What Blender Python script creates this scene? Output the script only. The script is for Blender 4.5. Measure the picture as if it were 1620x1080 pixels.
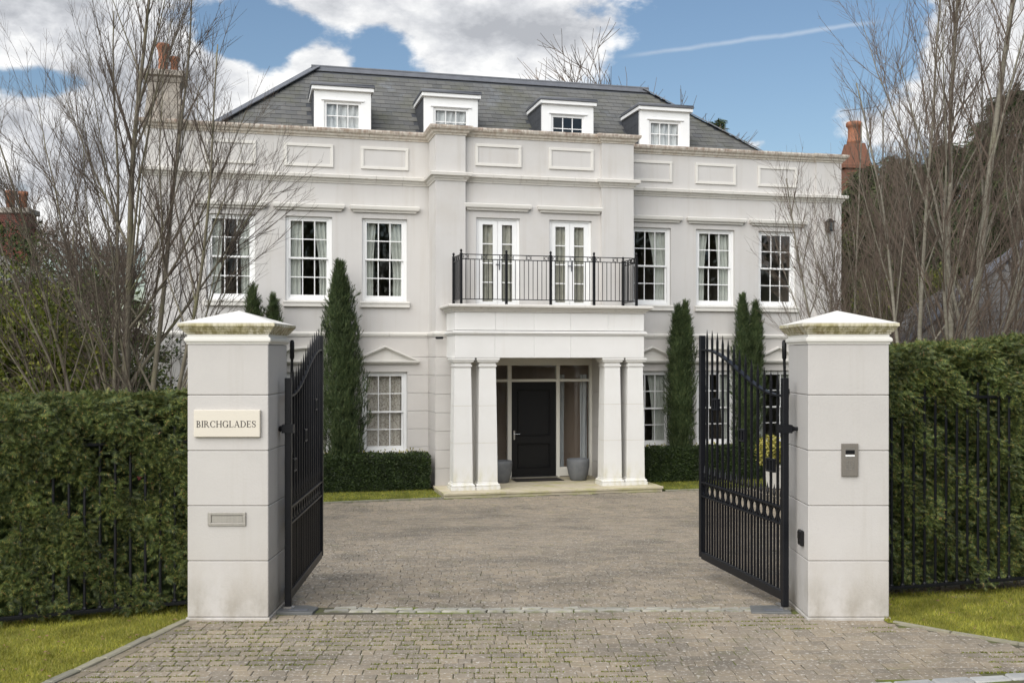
import bpy, bmesh, math, random
import numpy as np
from mathutils import Vector, Matrix
R = math.radians
random.seed(7); rng = np.random.default_rng(7)
for o in list(bpy.data.objects): bpy.data.objects.remove(o)
sc = bpy.context.scene; COL = sc.collection

# ------------------------------------------------------------------ camera
CAM_H = 2.0; FPX, CX, CY = 1678.46, 835.86, 564.56
cd = bpy.data.cameras.new('camera'); cam = bpy.data.objects.new('camera', cd); COL.objects.link(cam)
cam.location = (0, 0, CAM_H); cam.rotation_euler = (R(90), 0, 0)
cd.sensor_width = 36; cd.lens = FPX/1620*36; cd.shift_x = (810-CX)/1620; cd.shift_y = (CY-540)/1620
cd.clip_end = 2000; sc.camera = cam

# ------------------------------------------------------------------ sky, sun, exposure
SUN_EL, SUN_AZ = R(40), R(-153)          # azimuth measured from +Y (view direction) towards +X
sd = Vector((math.sin(SUN_AZ)*math.cos(SUN_EL), math.cos(SUN_AZ)*math.cos(SUN_EL), math.sin(SUN_EL)))
sl = bpy.data.lights.new('sun', 'SUN'); sl.energy = 1.5; sl.angle = R(80); sl.color = (1, .965, .91)
so = bpy.data.objects.new('sun', sl); COL.objects.link(so); so.rotation_euler = (-sd).to_track_quat('-Z', 'Y').to_euler()
sc.view_settings.view_transform = 'Standard'; sc.view_settings.look = 'None'
sc.view_settings.gamma = 1; sc.view_settings.use_curve_mapping = False
sc.view_settings.exposure = 1.69
cy_ = sc.cycles; cy_.max_bounces = 6; cy_.diffuse_bounces = 3; cy_.glossy_bounces = 3; cy_.transmission_bounces = 2; cy_.transparent_max_bounces = 10; cy_.caustics_reflective = False; cy_.caustics_refractive = False
w = bpy.data.worlds.new('World'); sc.world = w; w.use_nodes = True
wt = w.node_tree; wt.nodes.clear()
def wn(t, **k):
    n = wt.nodes.new(t)
    for a, b in k.items(): setattr(n, a, b)
    return n
def wl(a, b): wt.links.new(a, b)
def wmath(op, a, b=None, c=None):
    n = wn('ShaderNodeMath', operation=op)
    for i, v in enumerate((a, b, c)):
        if v is None: continue
        if hasattr(v, 'is_linked'): wl(v, n.inputs[i])
        else: n.inputs[i].default_value = v
    return n.outputs[0]
sky = wn('ShaderNodeTexSky'); sky.sky_type = 'NISHITA'; sky.sun_disc = False
sky.sun_elevation = SUN_EL; sky.sun_rotation = SUN_AZ; sky.air_density = 1.25; sky.dust_density = .7; sky.ozone_density = 3.2
tc = wn('ShaderNodeTexCoord'); DIR = tc.outputs['Generated']
def vmap(loc, scl):
    n = wn('ShaderNodeMapping'); n.inputs['Location'].default_value = loc; n.inputs['Scale'].default_value = scl
    wl(DIR, n.inputs['Vector']); return n.outputs[0]
def wnoise(vec, scale, detail, rough=.55, dist=0.0):
    n = wn('ShaderNodeTexNoise'); n.inputs['Scale'].default_value = scale; n.inputs['Detail'].default_value = detail
    n.inputs['Roughness'].default_value = rough; n.inputs['Distortion'].default_value = dist
    wl(vec, n.inputs['Vector']); return n.outputs['Fac']
ST = (1, 1, 1.75)
n1 = wnoise(vmap((0, 0, 0), ST), 9.0, 11, .60)
n1s = wnoise(vmap((.014, .008, -.030), ST), 9.0, 7, .58)
big = wnoise(vmap((3.1, 1.7, 0), (1, 1, 1.5)), 2.3, 2, .5)
# where the cloud banks of this afternoon stand: (px, py, half-width, half-height, weight)
BLOBS = [(60, 40, 230, 85, .34), (310, 140, 88, 52, .36), (400, 55, 90, 62, -.40), (60, 128, 80, 22, -.30), (80, 225, 200, 50, .28), (500, 96, 50, 24, .32),
         (600, 90, 60, 50, -.32), (455, 78, 40, 30, -.18), (800, 45, 185, 72, .36), (500, 5, 150, 26, .28), (1185, 100, 190, 120, -.56), (1040, 40, 32, 40, .12),
         (1325, 190, 85, 40, .32), (1560, 100, 120, 140, .32), (1185, 228, 45, 15, .34), (1150, 92, 16, 16, .22), (100, 345, 200, 55, .14), (215, 60, 60, 60, .1)]
cover = None
nv = wn('ShaderNodeVectorMath', operation='NORMALIZE'); wl(DIR, nv.inputs[0])
for px, py, hw, hh, wgt in BLOBS:
    v = Vector(((px-CX)/FPX, 1, (CY-py)/FPX)); v.normalize()
    m = wn('ShaderNodeVectorMath', operation='SUBTRACT'); wl(nv.outputs[0], m.inputs[0]); m.inputs[1].default_value = v
    m2 = wn('ShaderNodeVectorMath', operation='MULTIPLY'); wl(m.outputs[0], m2.inputs[0]); m2.inputs[1].default_value = (FPX/hw, FPX/max(hw, 120)*.8, FPX/hh)
    ln = wn('ShaderNodeVectorMath', operation='DOT_PRODUCT'); wl(m2.outputs[0], ln.inputs[0]); wl(m2.outputs[0], ln.inputs[1])
    g = wmath('POWER', 2.718, wmath('MULTIPLY', ln.outputs['Value'], -.8))
    g = wmath('MULTIPLY', g, wgt)
    cover = g if cover is None else wmath('ADD', cover, g)
dens = wmath('ADD', wmath('ADD', wmath('MULTIPLY_ADD', n1, .85, .115), cover), wmath('MULTIPLY', wmath('SUBTRACT', big, .5), .35))
mr = wn('ShaderNodeMapRange', interpolation_type='SMOOTHSTEP'); mr.inputs['From Min'].default_value = .505; mr.inputs['From Max'].default_value = .645
wl(dens, mr.inputs['Value'])
# sun-side relief of the clouds: rims bright, thick undersides grey
rel = wmath('MULTIPLY_ADD', wmath('SUBTRACT', n1, n1s), 3.0, .72)
thick = wn('ShaderNodeMapRange'); thick.inputs['From Min'].default_value = .66; thick.inputs['From Max'].default_value = .92; thick.inputs['To Min'].default_value = 0; thick.inputs['To Max'].default_value = .40
wl(dens, thick.inputs['Value'])
rel = wmath('SUBTRACT', rel, thick.outputs[0])
cr = wn('ShaderNodeValToRGB'); e = cr.color_ramp.elements
e[0].position = .12; e[0].color = (.15, .156, .168, 1); e[1].position = .92; e[1].color = (.335, .335, .333, 1)
m_ = e.new(.48); m_.color = (.225, .23, .24, 1)
wl(rel, cr.inputs[0])
# one vapour trail: a thin band of high cloud lying in a plane through the sky
a_, b_ = Vector(((1000-CX)/FPX, 1, (CY-88)/FPX)), Vector(((1370-CX)/FPX, 1, (CY-38)/FPX))
nrm = a_.cross(b_).normalized(); mid = (a_+b_).normalized()
dp = wn('ShaderNodeVectorMath', operation='DOT_PRODUCT'); wl(nv.outputs[0], dp.inputs[0]); dp.inputs[1].default_value = nrm
wob = wmath('MULTIPLY', wmath('SUBTRACT', wnoise(vmap((0, 0, 0), (1, 1, 1)), 22, 3), .5), .006)
band = wn('ShaderNodeMapRange', interpolation_type='SMOOTHSTEP'); band.inputs['From Min'].default_value = .0032; band.inputs['From Max'].default_value = .0; band.inputs['To Max'].default_value = .24
wl(wmath('ABSOLUTE', wmath('ADD', dp.outputs['Value'], wob)), band.inputs['Value'])
dm = wn('ShaderNodeVectorMath', operation='DISTANCE'); wl(nv.outputs[0], dm.inputs[0]); dm.inputs[1].default_value = mid
ext = wn('ShaderNodeMapRange', interpolation_type='SMOOTHSTEP'); ext.inputs['From Min'].default_value = .125; ext.inputs['From Max'].default_value = .08
wl(dm.outputs['Value'], ext.inputs['Value'])
trail = wmath('MULTIPLY', band.outputs[0], ext.outputs[0])
fac = wmath('MAXIMUM', mr.outputs[0], trail)
b1 = wn('ShaderNodeBackground'); b1.inputs['Strength'].default_value = .0335; wl(sky.outputs[0], b1.inputs['Color'])
b2 = wn('ShaderNodeBackground'); b2.inputs['Strength'].default_value = 1.0; wl(cr.outputs[0], b2.inputs['Color'])
mx = wn('ShaderNodeMixShader'); wl(fac, mx.inputs[0]); wl(b1.outputs[0], mx.inputs[1]); wl(b2.outputs[0], mx.inputs[2])
wo = wn('ShaderNodeOutputWorld'); wl(mx.outputs[0], wo.inputs[0])

# ------------------------------------------------------------------ helpers
TH, X0, Z0, HZ = .2542, -.1454, 25.5, -1.0       # house: yaw, position of its facade centre, ground level
CT, SN = math.cos(TH), math.sin(TH)
def pix(x, y, d):
    """photo pixel on the plane d metres in front of the wing facade -> (s along facade, height over house ground)"""
    k = (x-CX)/FPX; s = (k*(Z0-d*CT)-X0-d*SN)/(CT-k*SN); Z = Z0+s*SN-d*CT
    return s, (CY-y)/FPX*Z+CAM_H-HZ
def hw(s, y, z=0):
    """house-local -> world"""
    return Vector((X0+s*CT-y*SN, Z0+s*SN+y*CT, z+HZ))
def gz(X, Y):
    """height of the ground: level at the gate, the drive falls a metre towards the house"""
    t = min(1, max(0, (Y-8.5)/(20.4-8.5)))
    t = t*t*(3-2*t)*.25+t*.75
    return -t

def props(o, label=None, cat=None, group=None, kind=None):
    if label: o['label'] = label
    if cat: o['category'] = cat
    if group: o['group'] = group
    if kind: o['kind'] = kind
    return o
def empty(name, loc=(0, 0, 0), rz=0, parent=None):
    o = bpy.data.objects.new(name, None); COL.objects.link(o); o.location = loc; o.rotation_euler = (0, 0, rz)
    o.empty_display_size = .1
    if parent: o.parent = parent
    return o
def inst(name, mesh, parent=None, loc=(0, 0, 0), rot=(0, 0, 0), scale=None):
    o = bpy.data.objects.new(name, mesh); COL.objects.link(o); o.location = loc; o.rotation_euler = rot
    if scale: o.scale = scale
    if parent: o.parent = parent
    return o

class MB:
    def __init__(s): s.v = []; s.f = []
    def add(s, vs, fs):
        b = len(s.v); s.v += [tuple(p) for p in vs]; s.f += [tuple(i+b for i in f) for f in fs]; return s
    def box(s, x0, x1, y0, y1, z0, z1):
        return s.add([(x0, y0, z0), (x1, y0, z0), (x1, y1, z0), (x0, y1, z0), (x0, y0, z1), (x1, y0, z1), (x1, y1, z1), (x0, y1, z1)],
                     [(0, 3, 2, 1), (4, 5, 6, 7), (0, 1, 5, 4), (1, 2, 6, 5), (2, 3, 7, 6), (3, 0, 4, 7)])
    def frustum(s, cx, cy, z0, z1, a0, b0, a1, b1):
        return s.add([(cx-a0, cy-b0, z0), (cx+a0, cy-b0, z0), (cx+a0, cy+b0, z0), (cx-a0, cy+b0, z0), (cx-a1, cy-b1, z1), (cx+a1, cy-b1, z1), (cx+a1, cy+b1, z1), (cx-a1, cy+b1, z1)],
                     [(0, 3, 2, 1), (4, 5, 6, 7), (0, 1, 5, 4), (1, 2, 6, 5), (2, 3, 7, 6), (3, 0, 4, 7)])
    def bar(s, p, q, w, h=None):
        """square bar from p to q"""
        p, q = Vector(p), Vector(q); d = (q-p).normalized(); h = h or w
        a = d.cross(Vector((0, 0, 1)));
        if a.length < 1e-3: a = Vector((1, 0, 0))
        a.normalize(); b = d.cross(a).normalized(); a *= w/2; b *= h/2
        return s.add([p-a-b, p+a-b, p+a+b, p-a+b, q-a-b, q+a-b, q+a+b, q-a+b], [(0, 3, 2, 1), (4, 5, 6, 7), (0, 1, 5, 4), (1, 2, 6, 5), (2, 3, 7, 6), (3, 0, 4, 7)])
    def tube(s, pts, rad, n=6, cap=True):
        pts = [Vector(p) for p in pts]; b = len(s.v); u = None
        for i, p in enumerate(pts):
            d = (pts[min(i+1, len(pts)-1)]-pts[max(i-1, 0)]).normalized()
            if u is None:
                u = d.cross(Vector((.31, .17, .93)));
                if u.length < 1e-3: u = d.cross(Vector((1, 0, 0)))
            u = (u-d*u.dot(d)).normalized(); v = d.cross(u)
            r = rad[i] if hasattr(rad, '__len__') else rad
            for k in range(n):
                a = 2*math.pi*k/n; s.v.append(tuple(p+(u*math.cos(a)+v*math.sin(a))*r))
        for i in range(len(pts)-1):
            for k in range(n):
                k2 = (k+1) % n; s.f.append((b+i*n+k, b+i*n+k2, b+(i+1)*n+k2, b+(i+1)*n+k))
        if cap: s.f.append(tuple(b+k for k in range(n))[::-1]); s.f.append(tuple(b+(len(pts)-1)*n+k for k in range(n)))
        return s
    def lathe(s, prof, n=24, cx=0, cy=0):
        b = len(s.v)
        for r, z in prof:
            for k in range(n):
                a = 2*math.pi*k/n; s.v.append((cx+r*math.cos(a), cy+r*math.sin(a), z))
        for i in range(len(prof)-1):
            for k in range(n):
                k2 = (k+1) % n; s.f.append((b+i*n+k, b+i*n+k2, b+(i+1)*n+k2, b+(i+1)*n+k))
        s.f.append(tuple(b+k for k in range(n))[::-1]); s.f.append(tuple(b+(len(prof)-1)*n+k for k in range(n)))
        return s
    def prism(s, poly, y0, y1):
        """polygon in x-z pushed from y0 to y1"""
        n = len(poly)
        return s.add([(x, y0, z) for x, z in poly]+[(x, y1, z) for x, z in poly],
                     [tuple(range(n)), tuple(range(2*n-1, n-1, -1))]+[(i, (i+1) % n+0, (i+1) % n+n, i+n) for i in range(n)])
    def slab(s, poly, z0, z1):
        """polygon in x-y from z0 to z1"""
        n = len(poly)
        return s.add([(x, y, z0) for x, y in poly]+[(x, y, z1) for x, y in poly],
                     [tuple(range(n-1, -1, -1)), tuple(range(n, 2*n))]+[(i, (i+1) % n, (i+1) % n+n, i+n) for i in range(n)])
    def sweep(s, prof, path, closed=False):
        """closed profile (outward, z) along a plan path, outward on the right hand, mitred"""
        P = [Vector(p) for p in path]; n = len(P); m = len(prof); b = len(s.v)
        def nr(a, c):
            d = (c-a).normalized(); return Vector((d.y, -d.x))
        for i in range(n):
            if closed: n1, n2 = nr(P[i-1], P[i]), nr(P[i], P[(i+1) % n])
            else:
                n1 = nr(P[i-1], P[i]) if i > 0 else nr(P[0], P[1]); n2 = nr(P[i], P[i+1]) if i < n-1 else n1
            mt = (n1+n2)/max(.2, 1+n1.dot(n2))
            for o, z in prof: s.v.append((P[i].x+mt.x*o, P[i].y+mt.y*o, z))
        for i in range(n if closed else n-1):
            j = (i+1) % n
            for k in range(m):
                k2 = (k+1) % m; s.f.append((b+i*m+k, b+i*m+k2, b+j*m+k2, b+j*m+k))
        if not closed:
            s.f.append(tuple(b+k for k in range(m))); s.f.append(tuple(b+(n-1)*m+k for k in range(m))[::-1])
        return s
    def mesh(s, name, mat, bevel=0, smooth=False, fix=True):
        me = bpy.data.meshes.new(name); me.from_pydata(s.v, [], s.f)
        if fix or bevel:
            bm = bmesh.new(); bm.from_mesh(me)
            bmesh.ops.recalc_face_normals(bm, faces=bm.faces)
            if bevel: bmesh.ops.bevel(bm, geom=[e for e in bm.edges if len(e.link_faces) == 2 and e.calc_face_angle(0) > .5], offset=bevel, segments=1, affect='EDGES', clamp_overlap=True)
            bm.to_mesh(me); bm.free()
        if smooth: me.polygons.foreach_set('use_smooth', [True]*len(me.polygons))
        if mat: me.materials.append(mat)
        return me
    def build(s, name, mat, parent=None, loc=(0, 0, 0), rot=(0, 0, 0), bevel=0, smooth=False, fix=True):
        return inst(name, s.mesh(name, mat, bevel, smooth, fix), parent, loc, rot)

def np_mesh(name, V, F, mat, smooth=False):
    """V (n,3), F (m,k) with constant k"""
    me = bpy.data.meshes.new(name); V = np.asarray(V, dtype=np.float32); F = np.asarray(F, dtype=np.int32)
    me.vertices.add(len(V)); me.vertices.foreach_set('co', V.ravel())
    k = F.shape[1]; me.loops.add(F.size); me.loops.foreach_set('vertex_index', F.ravel())
    me.polygons.add(len(F)); me.polygons.foreach_set('loop_start', np.arange(0, F.size, k, dtype=np.int32))
    me.polygons.foreach_set('loop_total', np.full(len(F), k, dtype=np.int32))
    me.polygons.foreach_set('use_smooth', np.full(len(F), smooth, dtype=bool))
    me.update(calc_edges=True); me.materials.append(mat); return me
def scatter(T, TF, pos, axis, up, size):
    """copies of a template (x along axis, z along up) -> V, F"""
    axis = axis/np.linalg.norm(axis, axis=1, keepdims=True)
    side = np.cross(up, axis); side /= np.maximum(np.linalg.norm(side, axis=1, keepdims=True), 1e-6)
    upn = np.cross(axis, side)
    V = pos[:, None, :]+size[:, None, None]*(T[None, :, 0:1]*axis[:, None, :]+T[None, :, 1:2]*side[:, None, :]+T[None, :, 2:3]*upn[:, None, :])
    F = TF[None]+(np.arange(len(pos))*len(T))[:, None, None]
    return V.reshape(-1, 3), F.reshape(-1, TF.shape[1])

# ------------------------------------------------------------------ materials
def mat(name, c1, c2=None, scale=4, rough=.7, bump=0, bscale=60, spec=.35, metal=0, layers=(), detail=5, island=None, objrand=None, coord='Object', bumps=None):
    """two-tone noise colour; layers: (colour, noise scale xyz, threshold lo, hi, strength[, z0, z1])"""
    m = bpy.data.materials.new(name); m.use_nodes = True; nt = m.node_tree; N = nt.nodes; L = nt.links
    p = N['Principled BSDF']; p.inputs['Roughness'].default_value = rough; p.inputs['Metallic'].default_value = metal
    p.inputs['Specular IOR Level'].default_value = spec
    t = N.new('ShaderNodeTexCoord'); src = t.outputs[coord]
    if coord == 'World':
        pass
    def noise(sc_, det=detail, rgh=.6):
        n = N.new('ShaderNodeTexNoise'); n.inputs['Detail'].default_value = det; n.inputs['Roughness'].default_value = rgh
        if hasattr(sc_, '__len__'):
            mp = N.new('ShaderNodeMapping'); mp.inputs['Scale'].default_value = sc_; L.new(src, mp.inputs[0]); L.new(mp.outputs[0], n.inputs['Vector']); n.inputs['Scale'].default_value = 1
        else: n.inputs['Scale'].default_value = sc_; L.new(src, n.inputs['Vector'])
        return n.outputs['Fac']
    def mixc(f, a, b, blend='MIX'):
        n = N.new('ShaderNodeMix'); n.data_type = 'RGBA'; n.blend_type = blend
        for i, v in ((0, f), (6, a), (7, b)):
            if hasattr(v, 'is_linked'): L.new(v, n.inputs[i])
            elif i == 0: n.inputs[0].default_value = v
            else: n.inputs[i].default_value = (*v, 1)
        return n.outputs[2]
    def rng_(v, a, b, lo=0, hi=1):
        n = N.new('ShaderNodeMapRange'); n.inputs[1].default_value = a; n.inputs[2].default_value = b; n.inputs[3].default_value = lo; n.inputs[4].default_value = hi
        L.new(v, n.inputs[0]); return n.outputs[0]
    col = mixc(rng_(noise(scale), .3, .7), c1, c2 or c1)
    if island:
        g = N.new('ShaderNodeNewGeometry'); rp = N.new('ShaderNodeValToRGB'); L.new(g.outputs['Random Per Island'], rp.inputs[0])
    elif objrand:
        g = N.new('ShaderNodeObjectInfo'); rp = N.new('ShaderNodeValToRGB'); L.new(g.outputs['Random'], rp.inputs[0])
    if island or objrand:
        stops = island or objrand; el = rp.color_ramp.elements
        el[0].position = stops[0][0]; el[0].color = (*stops[0][1], 1); el[1].position = stops[-1][0]; el[1].color = (*stops[-1][1], 1)
        for q, cc in stops[1:-1]: x = el.new(q); x.color = (*cc, 1)
        col = mixc(1.0, col, rp.outputs[0], 'MULTIPLY')
    for ly in layers:
        cc, s3, lo, hi, stg = ly[:5]
        f = rng_(noise(s3, 6, .65), lo, hi, 0, stg)
        if len(ly) > 5:
            sep = N.new('ShaderNodeSeparateXYZ'); L.new(src, sep.inputs[0])
            zf = rng_(sep.outputs[2], ly[5], ly[6]); mm = N.new('ShaderNodeMath'); mm.operation = 'MULTIPLY'; L.new(f, mm.inputs[0]); L.new(zf, mm.inputs[1]); f = mm.outputs[0]
        col = mixc(f, col, cc)
    L.new(col, p.inputs['Base Color'])
    if bump:
        b = N.new('ShaderNodeBump'); b.inputs['Strength'].default_value = bump; b.inputs['Distance'].default_value = .01
        L.new(noise(bscale, 4), b.inputs['Height']); L.new(b.outputs[0], p.inputs['Normal'])
    return m
def leafmat(name, stops, rough=.55, trans=.25, spec=.25, nscale=3.0, nlo=.65, nhi=1.25):
    """foliage: colour by leaf, slow drift over the plant, some light through the leaf"""
    m = bpy.data.materials.new(name); m.use_nodes = True; nt = m.node_tree; N = nt.nodes; L = nt.links
    p = N['Principled BSDF']; p.inputs['Roughness'].default_value = rough; p.inputs['Specular IOR Level'].default_value = spec
    g = N.new('ShaderNodeNewGeometry'); rp = N.new('ShaderNodeValToRGB'); L.new(g.outputs['Random Per Island'], rp.inputs[0])
    el = rp.color_ramp.elements; el[0].position = stops[0][0]; el[0].color = (*stops[0][1], 1); el[1].position = stops[-1][0]; el[1].color = (*stops[-1][1], 1)
    for q, cc in stops[1:-1]: x = el.new(q); x.color = (*cc, 1)
    t = N.new('ShaderNodeTexCoord'); n = N.new('ShaderNodeTexNoise'); n.inputs['Scale'].default_value = nscale; n.inputs['Detail'].default_value = 2; L.new(t.outputs['Object'], n.inputs['Vector'])
    mr = N.new('ShaderNodeMapRange'); mr.inputs[1].default_value = .3; mr.inputs[2].default_value = .7; mr.inputs[3].default_value = nlo; mr.inputs[4].default_value = nhi; L.new(n.outputs['Fac'], mr.inputs[0])
    sc_ = N.new('ShaderNodeVectorMath'); sc_.operation = 'SCALE'; L.new(rp.outputs[0], sc_.inputs[0]); L.new(mr.outputs[0], sc_.inputs['Scale'])
    L.new(sc_.outputs[0], p.inputs['Base Color'])
    if trans:
        tr = N.new('ShaderNodeBsdfTranslucent'); L.new(sc_.outputs[0], tr.inputs[0]); mx = N.new('ShaderNodeMixShader'); mx.inputs[0].default_value = trans
        L.new(p.outputs[0], mx.inputs[1]); L.new(tr.outputs[0], mx.inputs[2]); L.new(mx.outputs[0], N['Material Output'].inputs[0])
    return m
STUCCO = mat('stucco', (.555, .538, .518), (.527, .51, .49), 1.2, .85, .15, 90, layers=[((.42, .385, .335), (6.0, 6.0, .22), .52, .74, .38), ((.45, .41, .36), (.9, .9, .9), .5, .7, .3)])
ASHLAR = mat('ashlar_render', (.56, .536, .508), (.52, .497, .47), 1.6, .85, .15, 90, layers=[((.45, .41, .35), (2.5, 2.5, .6), .58, .8, .3)])
TRIM = mat('trim_stone', (.67, .65, .605), (.62, .598, .555), 2, .75, .08, 80, layers=[((.50, .44, .36), (5, 5, .5), .6, .82, .35)])
PORT = mat('portico_stone', (.72, .708, .685), (.68, .667, .64), 1.6, .75, .08, 70, layers=[((.52, .47, .38), (6, 6, .35), .60, .8, .35)])
COPING = mat('stained_coping', (.66, .62, .55), (.58, .53, .46), 3, .85, .12, 60, layers=[((.22, .115, .075), (15, 15, 1.2), .44, .62, .68, 8.08, 8.18), ((.42, .33, .25), (11, 11, 1.0), .46, .66, .6), ((.13, .085, .06), (4, 4, 9), .46, .62, .8, 8.17, 8.23)])
CORN = mat('cornice_stone', (.66, .635, .59), (.60, .575, .53), 2, .8, .1, 70, layers=[((.28, .20, .14), (9, 9, 20), .60, .72, .65)])
PCOL = mat('column_stone', (.725, .715, .69), (.69, .677, .645), 2, .72, .06, 60, layers=[((.47, .43, .20), (8, 8, 3), .46, .72, .6, .55, .1), ((.5, .46, .38), (7, 7, .5), .6, .8, .3)])
STEP = mat('step_stone', (.56, .50, .37), (.48, .42, .31), 3, .75, .1, 60, layers=[((.36, .35, .10), 2.2, .48, .66, .6), ((.22, .18, .13), 5, .6, .75, .4)])
WHITE = mat('white_paint', (.80, .80, .79), (.77, .77, .76), 3, .4, spec=.45)
CREAMP = mat('cream_frame', (.66, .64, .58), None, 3, .5)
ROOM = mat('room_wall', (.42, .36, .30), (.38, .32, .27), 2, .9)
WOODF = mat('room_floor', (.16, .09, .05), (.12, .07, .04), 3, .5)
CURT = mat('curtain_cloth', (.56, .57, .53), (.48, .49, .45), 6, .9)
DRAPE = mat('balcony_drape', (.44, .42, .36), (.36, .345, .295), 6, .9)
LACE = mat('lace_curtain', (.62, .57, .51), (.52, .475, .42), 4, .9, layers=[((.26, .22, .19), (24, 24, 30), .50, .58, .8)])
NET = mat('net_blind', (.66, .67, .68), (.56, .57, .58), 14, .9)
LEAD = mat('lead', (.10, .105, .118), (.14, .146, .16), 4, .5, .1, 30, spec=.4)
BLACK = mat('black_paint', (.006, .006, .007), (.008, .008, .009), 6, .4, spec=.3)
DOORB = mat('door_black', (.004, .004, .005), (.006, .006, .006), 4, .42, spec=.3)
GATE = mat('gate_black', (.0045, .005, .007), (.007, .0075, .010), 9, .42, .05, 50, spec=.28)
STEEL = mat('brushed_steel', (.42, .40, .37), (.36, .345, .32), (60, 60, 3), .38, metal=.9)
CHROME = mat('door_chrome', (.6, .6, .6), None, 4, .25, metal=1)
GREYPOT = mat('grey_pot', (.115, .12, .127), (.15, .155, .16), 9, .75, .15, 40)
RUBBER = mat('mat_rubber', (.025, .022, .02), (.04, .035, .03), 40, .95, .3, 200)
BRICK_R = mat('brick_red', (.115, .034, .026), (.15, .048, .036), 20, .85, .2, 60)
BRICK_O = mat('brick_orange', (.21, .095, .06), (.16, .075, .048), 20, .85, .2, 60)
TERRA = mat('terracotta', (.36, .15, .08), (.27, .11, .06), 7, .7, layers=[((.12, .07, .05), 9, .56, .75, .6)])
STONEC = mat('chimney_stone', (.37, .33, .28), (.27, .25, .22), 3, .85, .2, 50, layers=[((.10, .09, .08), (6, 6, 2), .55, .7, .6), ((.25, .12, .06), (7, 7, 1.5), .62, .75, .6)])
SL = [(0, (.78, .79, .80)), (.35, (1, 1, 1)), (.7, (1.16, 1.15, 1.12)), (1, (.88, .89, .93))]
SLL = [((.105, .105, .075), 1.1, .46, .66, .7), ((.20, .215, .235), (1.6, 1.6, .5), .58, .74, .55)]
SLATE = mat('roof_slate', (.108, .108, .105), (.130, .129, .122), 3, .6, .12, 40, island=SL, layers=SLL)
SLATE1 = mat('roof_slate_piece', (.108, .108, .105), (.130, .129, .122), 3, .6, .12, 40, objrand=SL, layers=SLL)
CHEEK = mat('cheek_slate', (.050, .053, .060), (.062, .066, .074), 5, .55, .1, 40)
def glassmat(name, refl=1.0, tint=(.955, .965, .96)):
    m = bpy.data.materials.new(name); m.use_nodes = True; nt = m.node_tree; N = nt.nodes; L = nt.links; N.remove(N['Principled BSDF'])
    t = N.new('ShaderNodeBsdfTransparent'); t.inputs[0].default_value = (*tint, 1); g = N.new('ShaderNodeBsdfGlossy'); g.inputs['Roughness'].default_value = .015
    f = N.new('ShaderNodeFresnel'); f.inputs['IOR'].default_value = 1.52; k = N.new('ShaderNodeMath'); k.operation = 'MULTIPLY'; k.inputs[1].default_value = refl; L.new(f.outputs[0], k.inputs[0])
    ge = N.new('ShaderNodeNewGeometry'); fr_ = N.new('ShaderNodeMath'); fr_.operation = 'SUBTRACT'; fr_.inputs[0].default_value = 1; L.new(ge.outputs['Backfacing'], fr_.inputs[1]); k2 = N.new('ShaderNodeMath'); k2.operation = 'MULTIPLY'; L.new(k.outputs[0], k2.inputs[0]); L.new(fr_.outputs[0], k2.inputs[1]); k = k2
    mx = N.new('ShaderNodeMixShader'); L.new(k.outputs[0], mx.inputs[0]); L.new(t.outputs[0], mx.inputs[1]); L.new(g.outputs[0], mx.inputs[2]); L.new(mx.outputs[0], N['Material Output'].inputs[0]); return m
GLASS = glassmat('window_glass', 2.0)
PL = [((.085, .077, .064), (.8, .8, .8), .48, .64, .5), ((.13, .135, .03), (3.1, 3.1, 3.1), .58, .70, .35), ((.055, .05, .042), (14, 14, 14), .58, .72, .4), ((.50, .47, .42), (38, 38, 38), .57, .61, .75)]
PR = [(0, (.80, .80, .80)), (.4, (1, .99, .97)), (.75, (1.12, 1.08, 1.0)), (1, (.9, .88, .86))]
def world_coords(m):
    nt = m.node_tree     # one pattern over the whole surface: world position instead of object space
    g = nt.nodes.new('ShaderNodeNewGeometry')
    for l in list(nt.links):
        if l.from_node.type == 'TEX_COORD':
            to = l.to_socket; nt.links.remove(l); nt.links.new(g.outputs['Position'], to)
    return m
world_coords(SLATE); world_coords(SLATE1)
def paver_mat(name, **k):
    m = mat(name, (.30, .255, .197), (.24, .205, .158), 2.2, .9, .3, 130, layers=PL, **k)
    return world_coords(m)
PAVER = paver_mat('paver_many', island=PR); PAVER1 = paver_mat('paver_piece', objrand=PR)
BED = mat('joint_bed', (.075, .066, .05), (.10, .088, .066), 3, 1, .3, 80, layers=[((.12, .15, .015), 1.6, .46, .6, .9)])
GRANITE = mat('granite_sett', (.36, .345, .30), (.27, .26, .225), 9, .8, .5, 40, layers=[((.17, .18, .05), 5, .52, .66, .6)], objrand=[(0, (.8, .8, .8)), (1, (1.15, 1.13, 1.1))])
GRANITE_W = mat('granite_kerb', (.42, .415, .40), (.33, .33, .32), 12, .8, .5, 40, layers=[((.13, .125, .11), 18, .6, .7, .5)], objrand=[(0, (.85, .85, .85)), (1, (1.1, 1.1, 1.1))])
KERBS = mat('kerb_stone', (.29, .275, .22), (.21, .20, .155), 7, .85, .4, 40, layers=[((.16, .18, .05), 6, .55, .7, .5)], objrand=[(0, (.85, .85, .85)), (1, (1.15, 1.12, 1.05))])
SOIL = mat('soil', (.07, .05, .032), (.10, .075, .05), 6, 1, .5, 40)
LAWN = mat('lawn_turf', (.16, .165, .028), (.23, .225, .036), 1.7, 1, .4, 90, layers=[((.27, .25, .028), 2.6, .52, .7, .6), ((.075, .06, .03), 7, .62, .76, .5)])
LAWN_H = mat('house_lawn', (.085, .115, .025), (.115, .14, .03), 1.2, 1, .4, 60)
GROUND = mat('ground_soil_grass', (.045, .055, .02), (.07, .065, .03), .6, 1, .3, 8)
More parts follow.
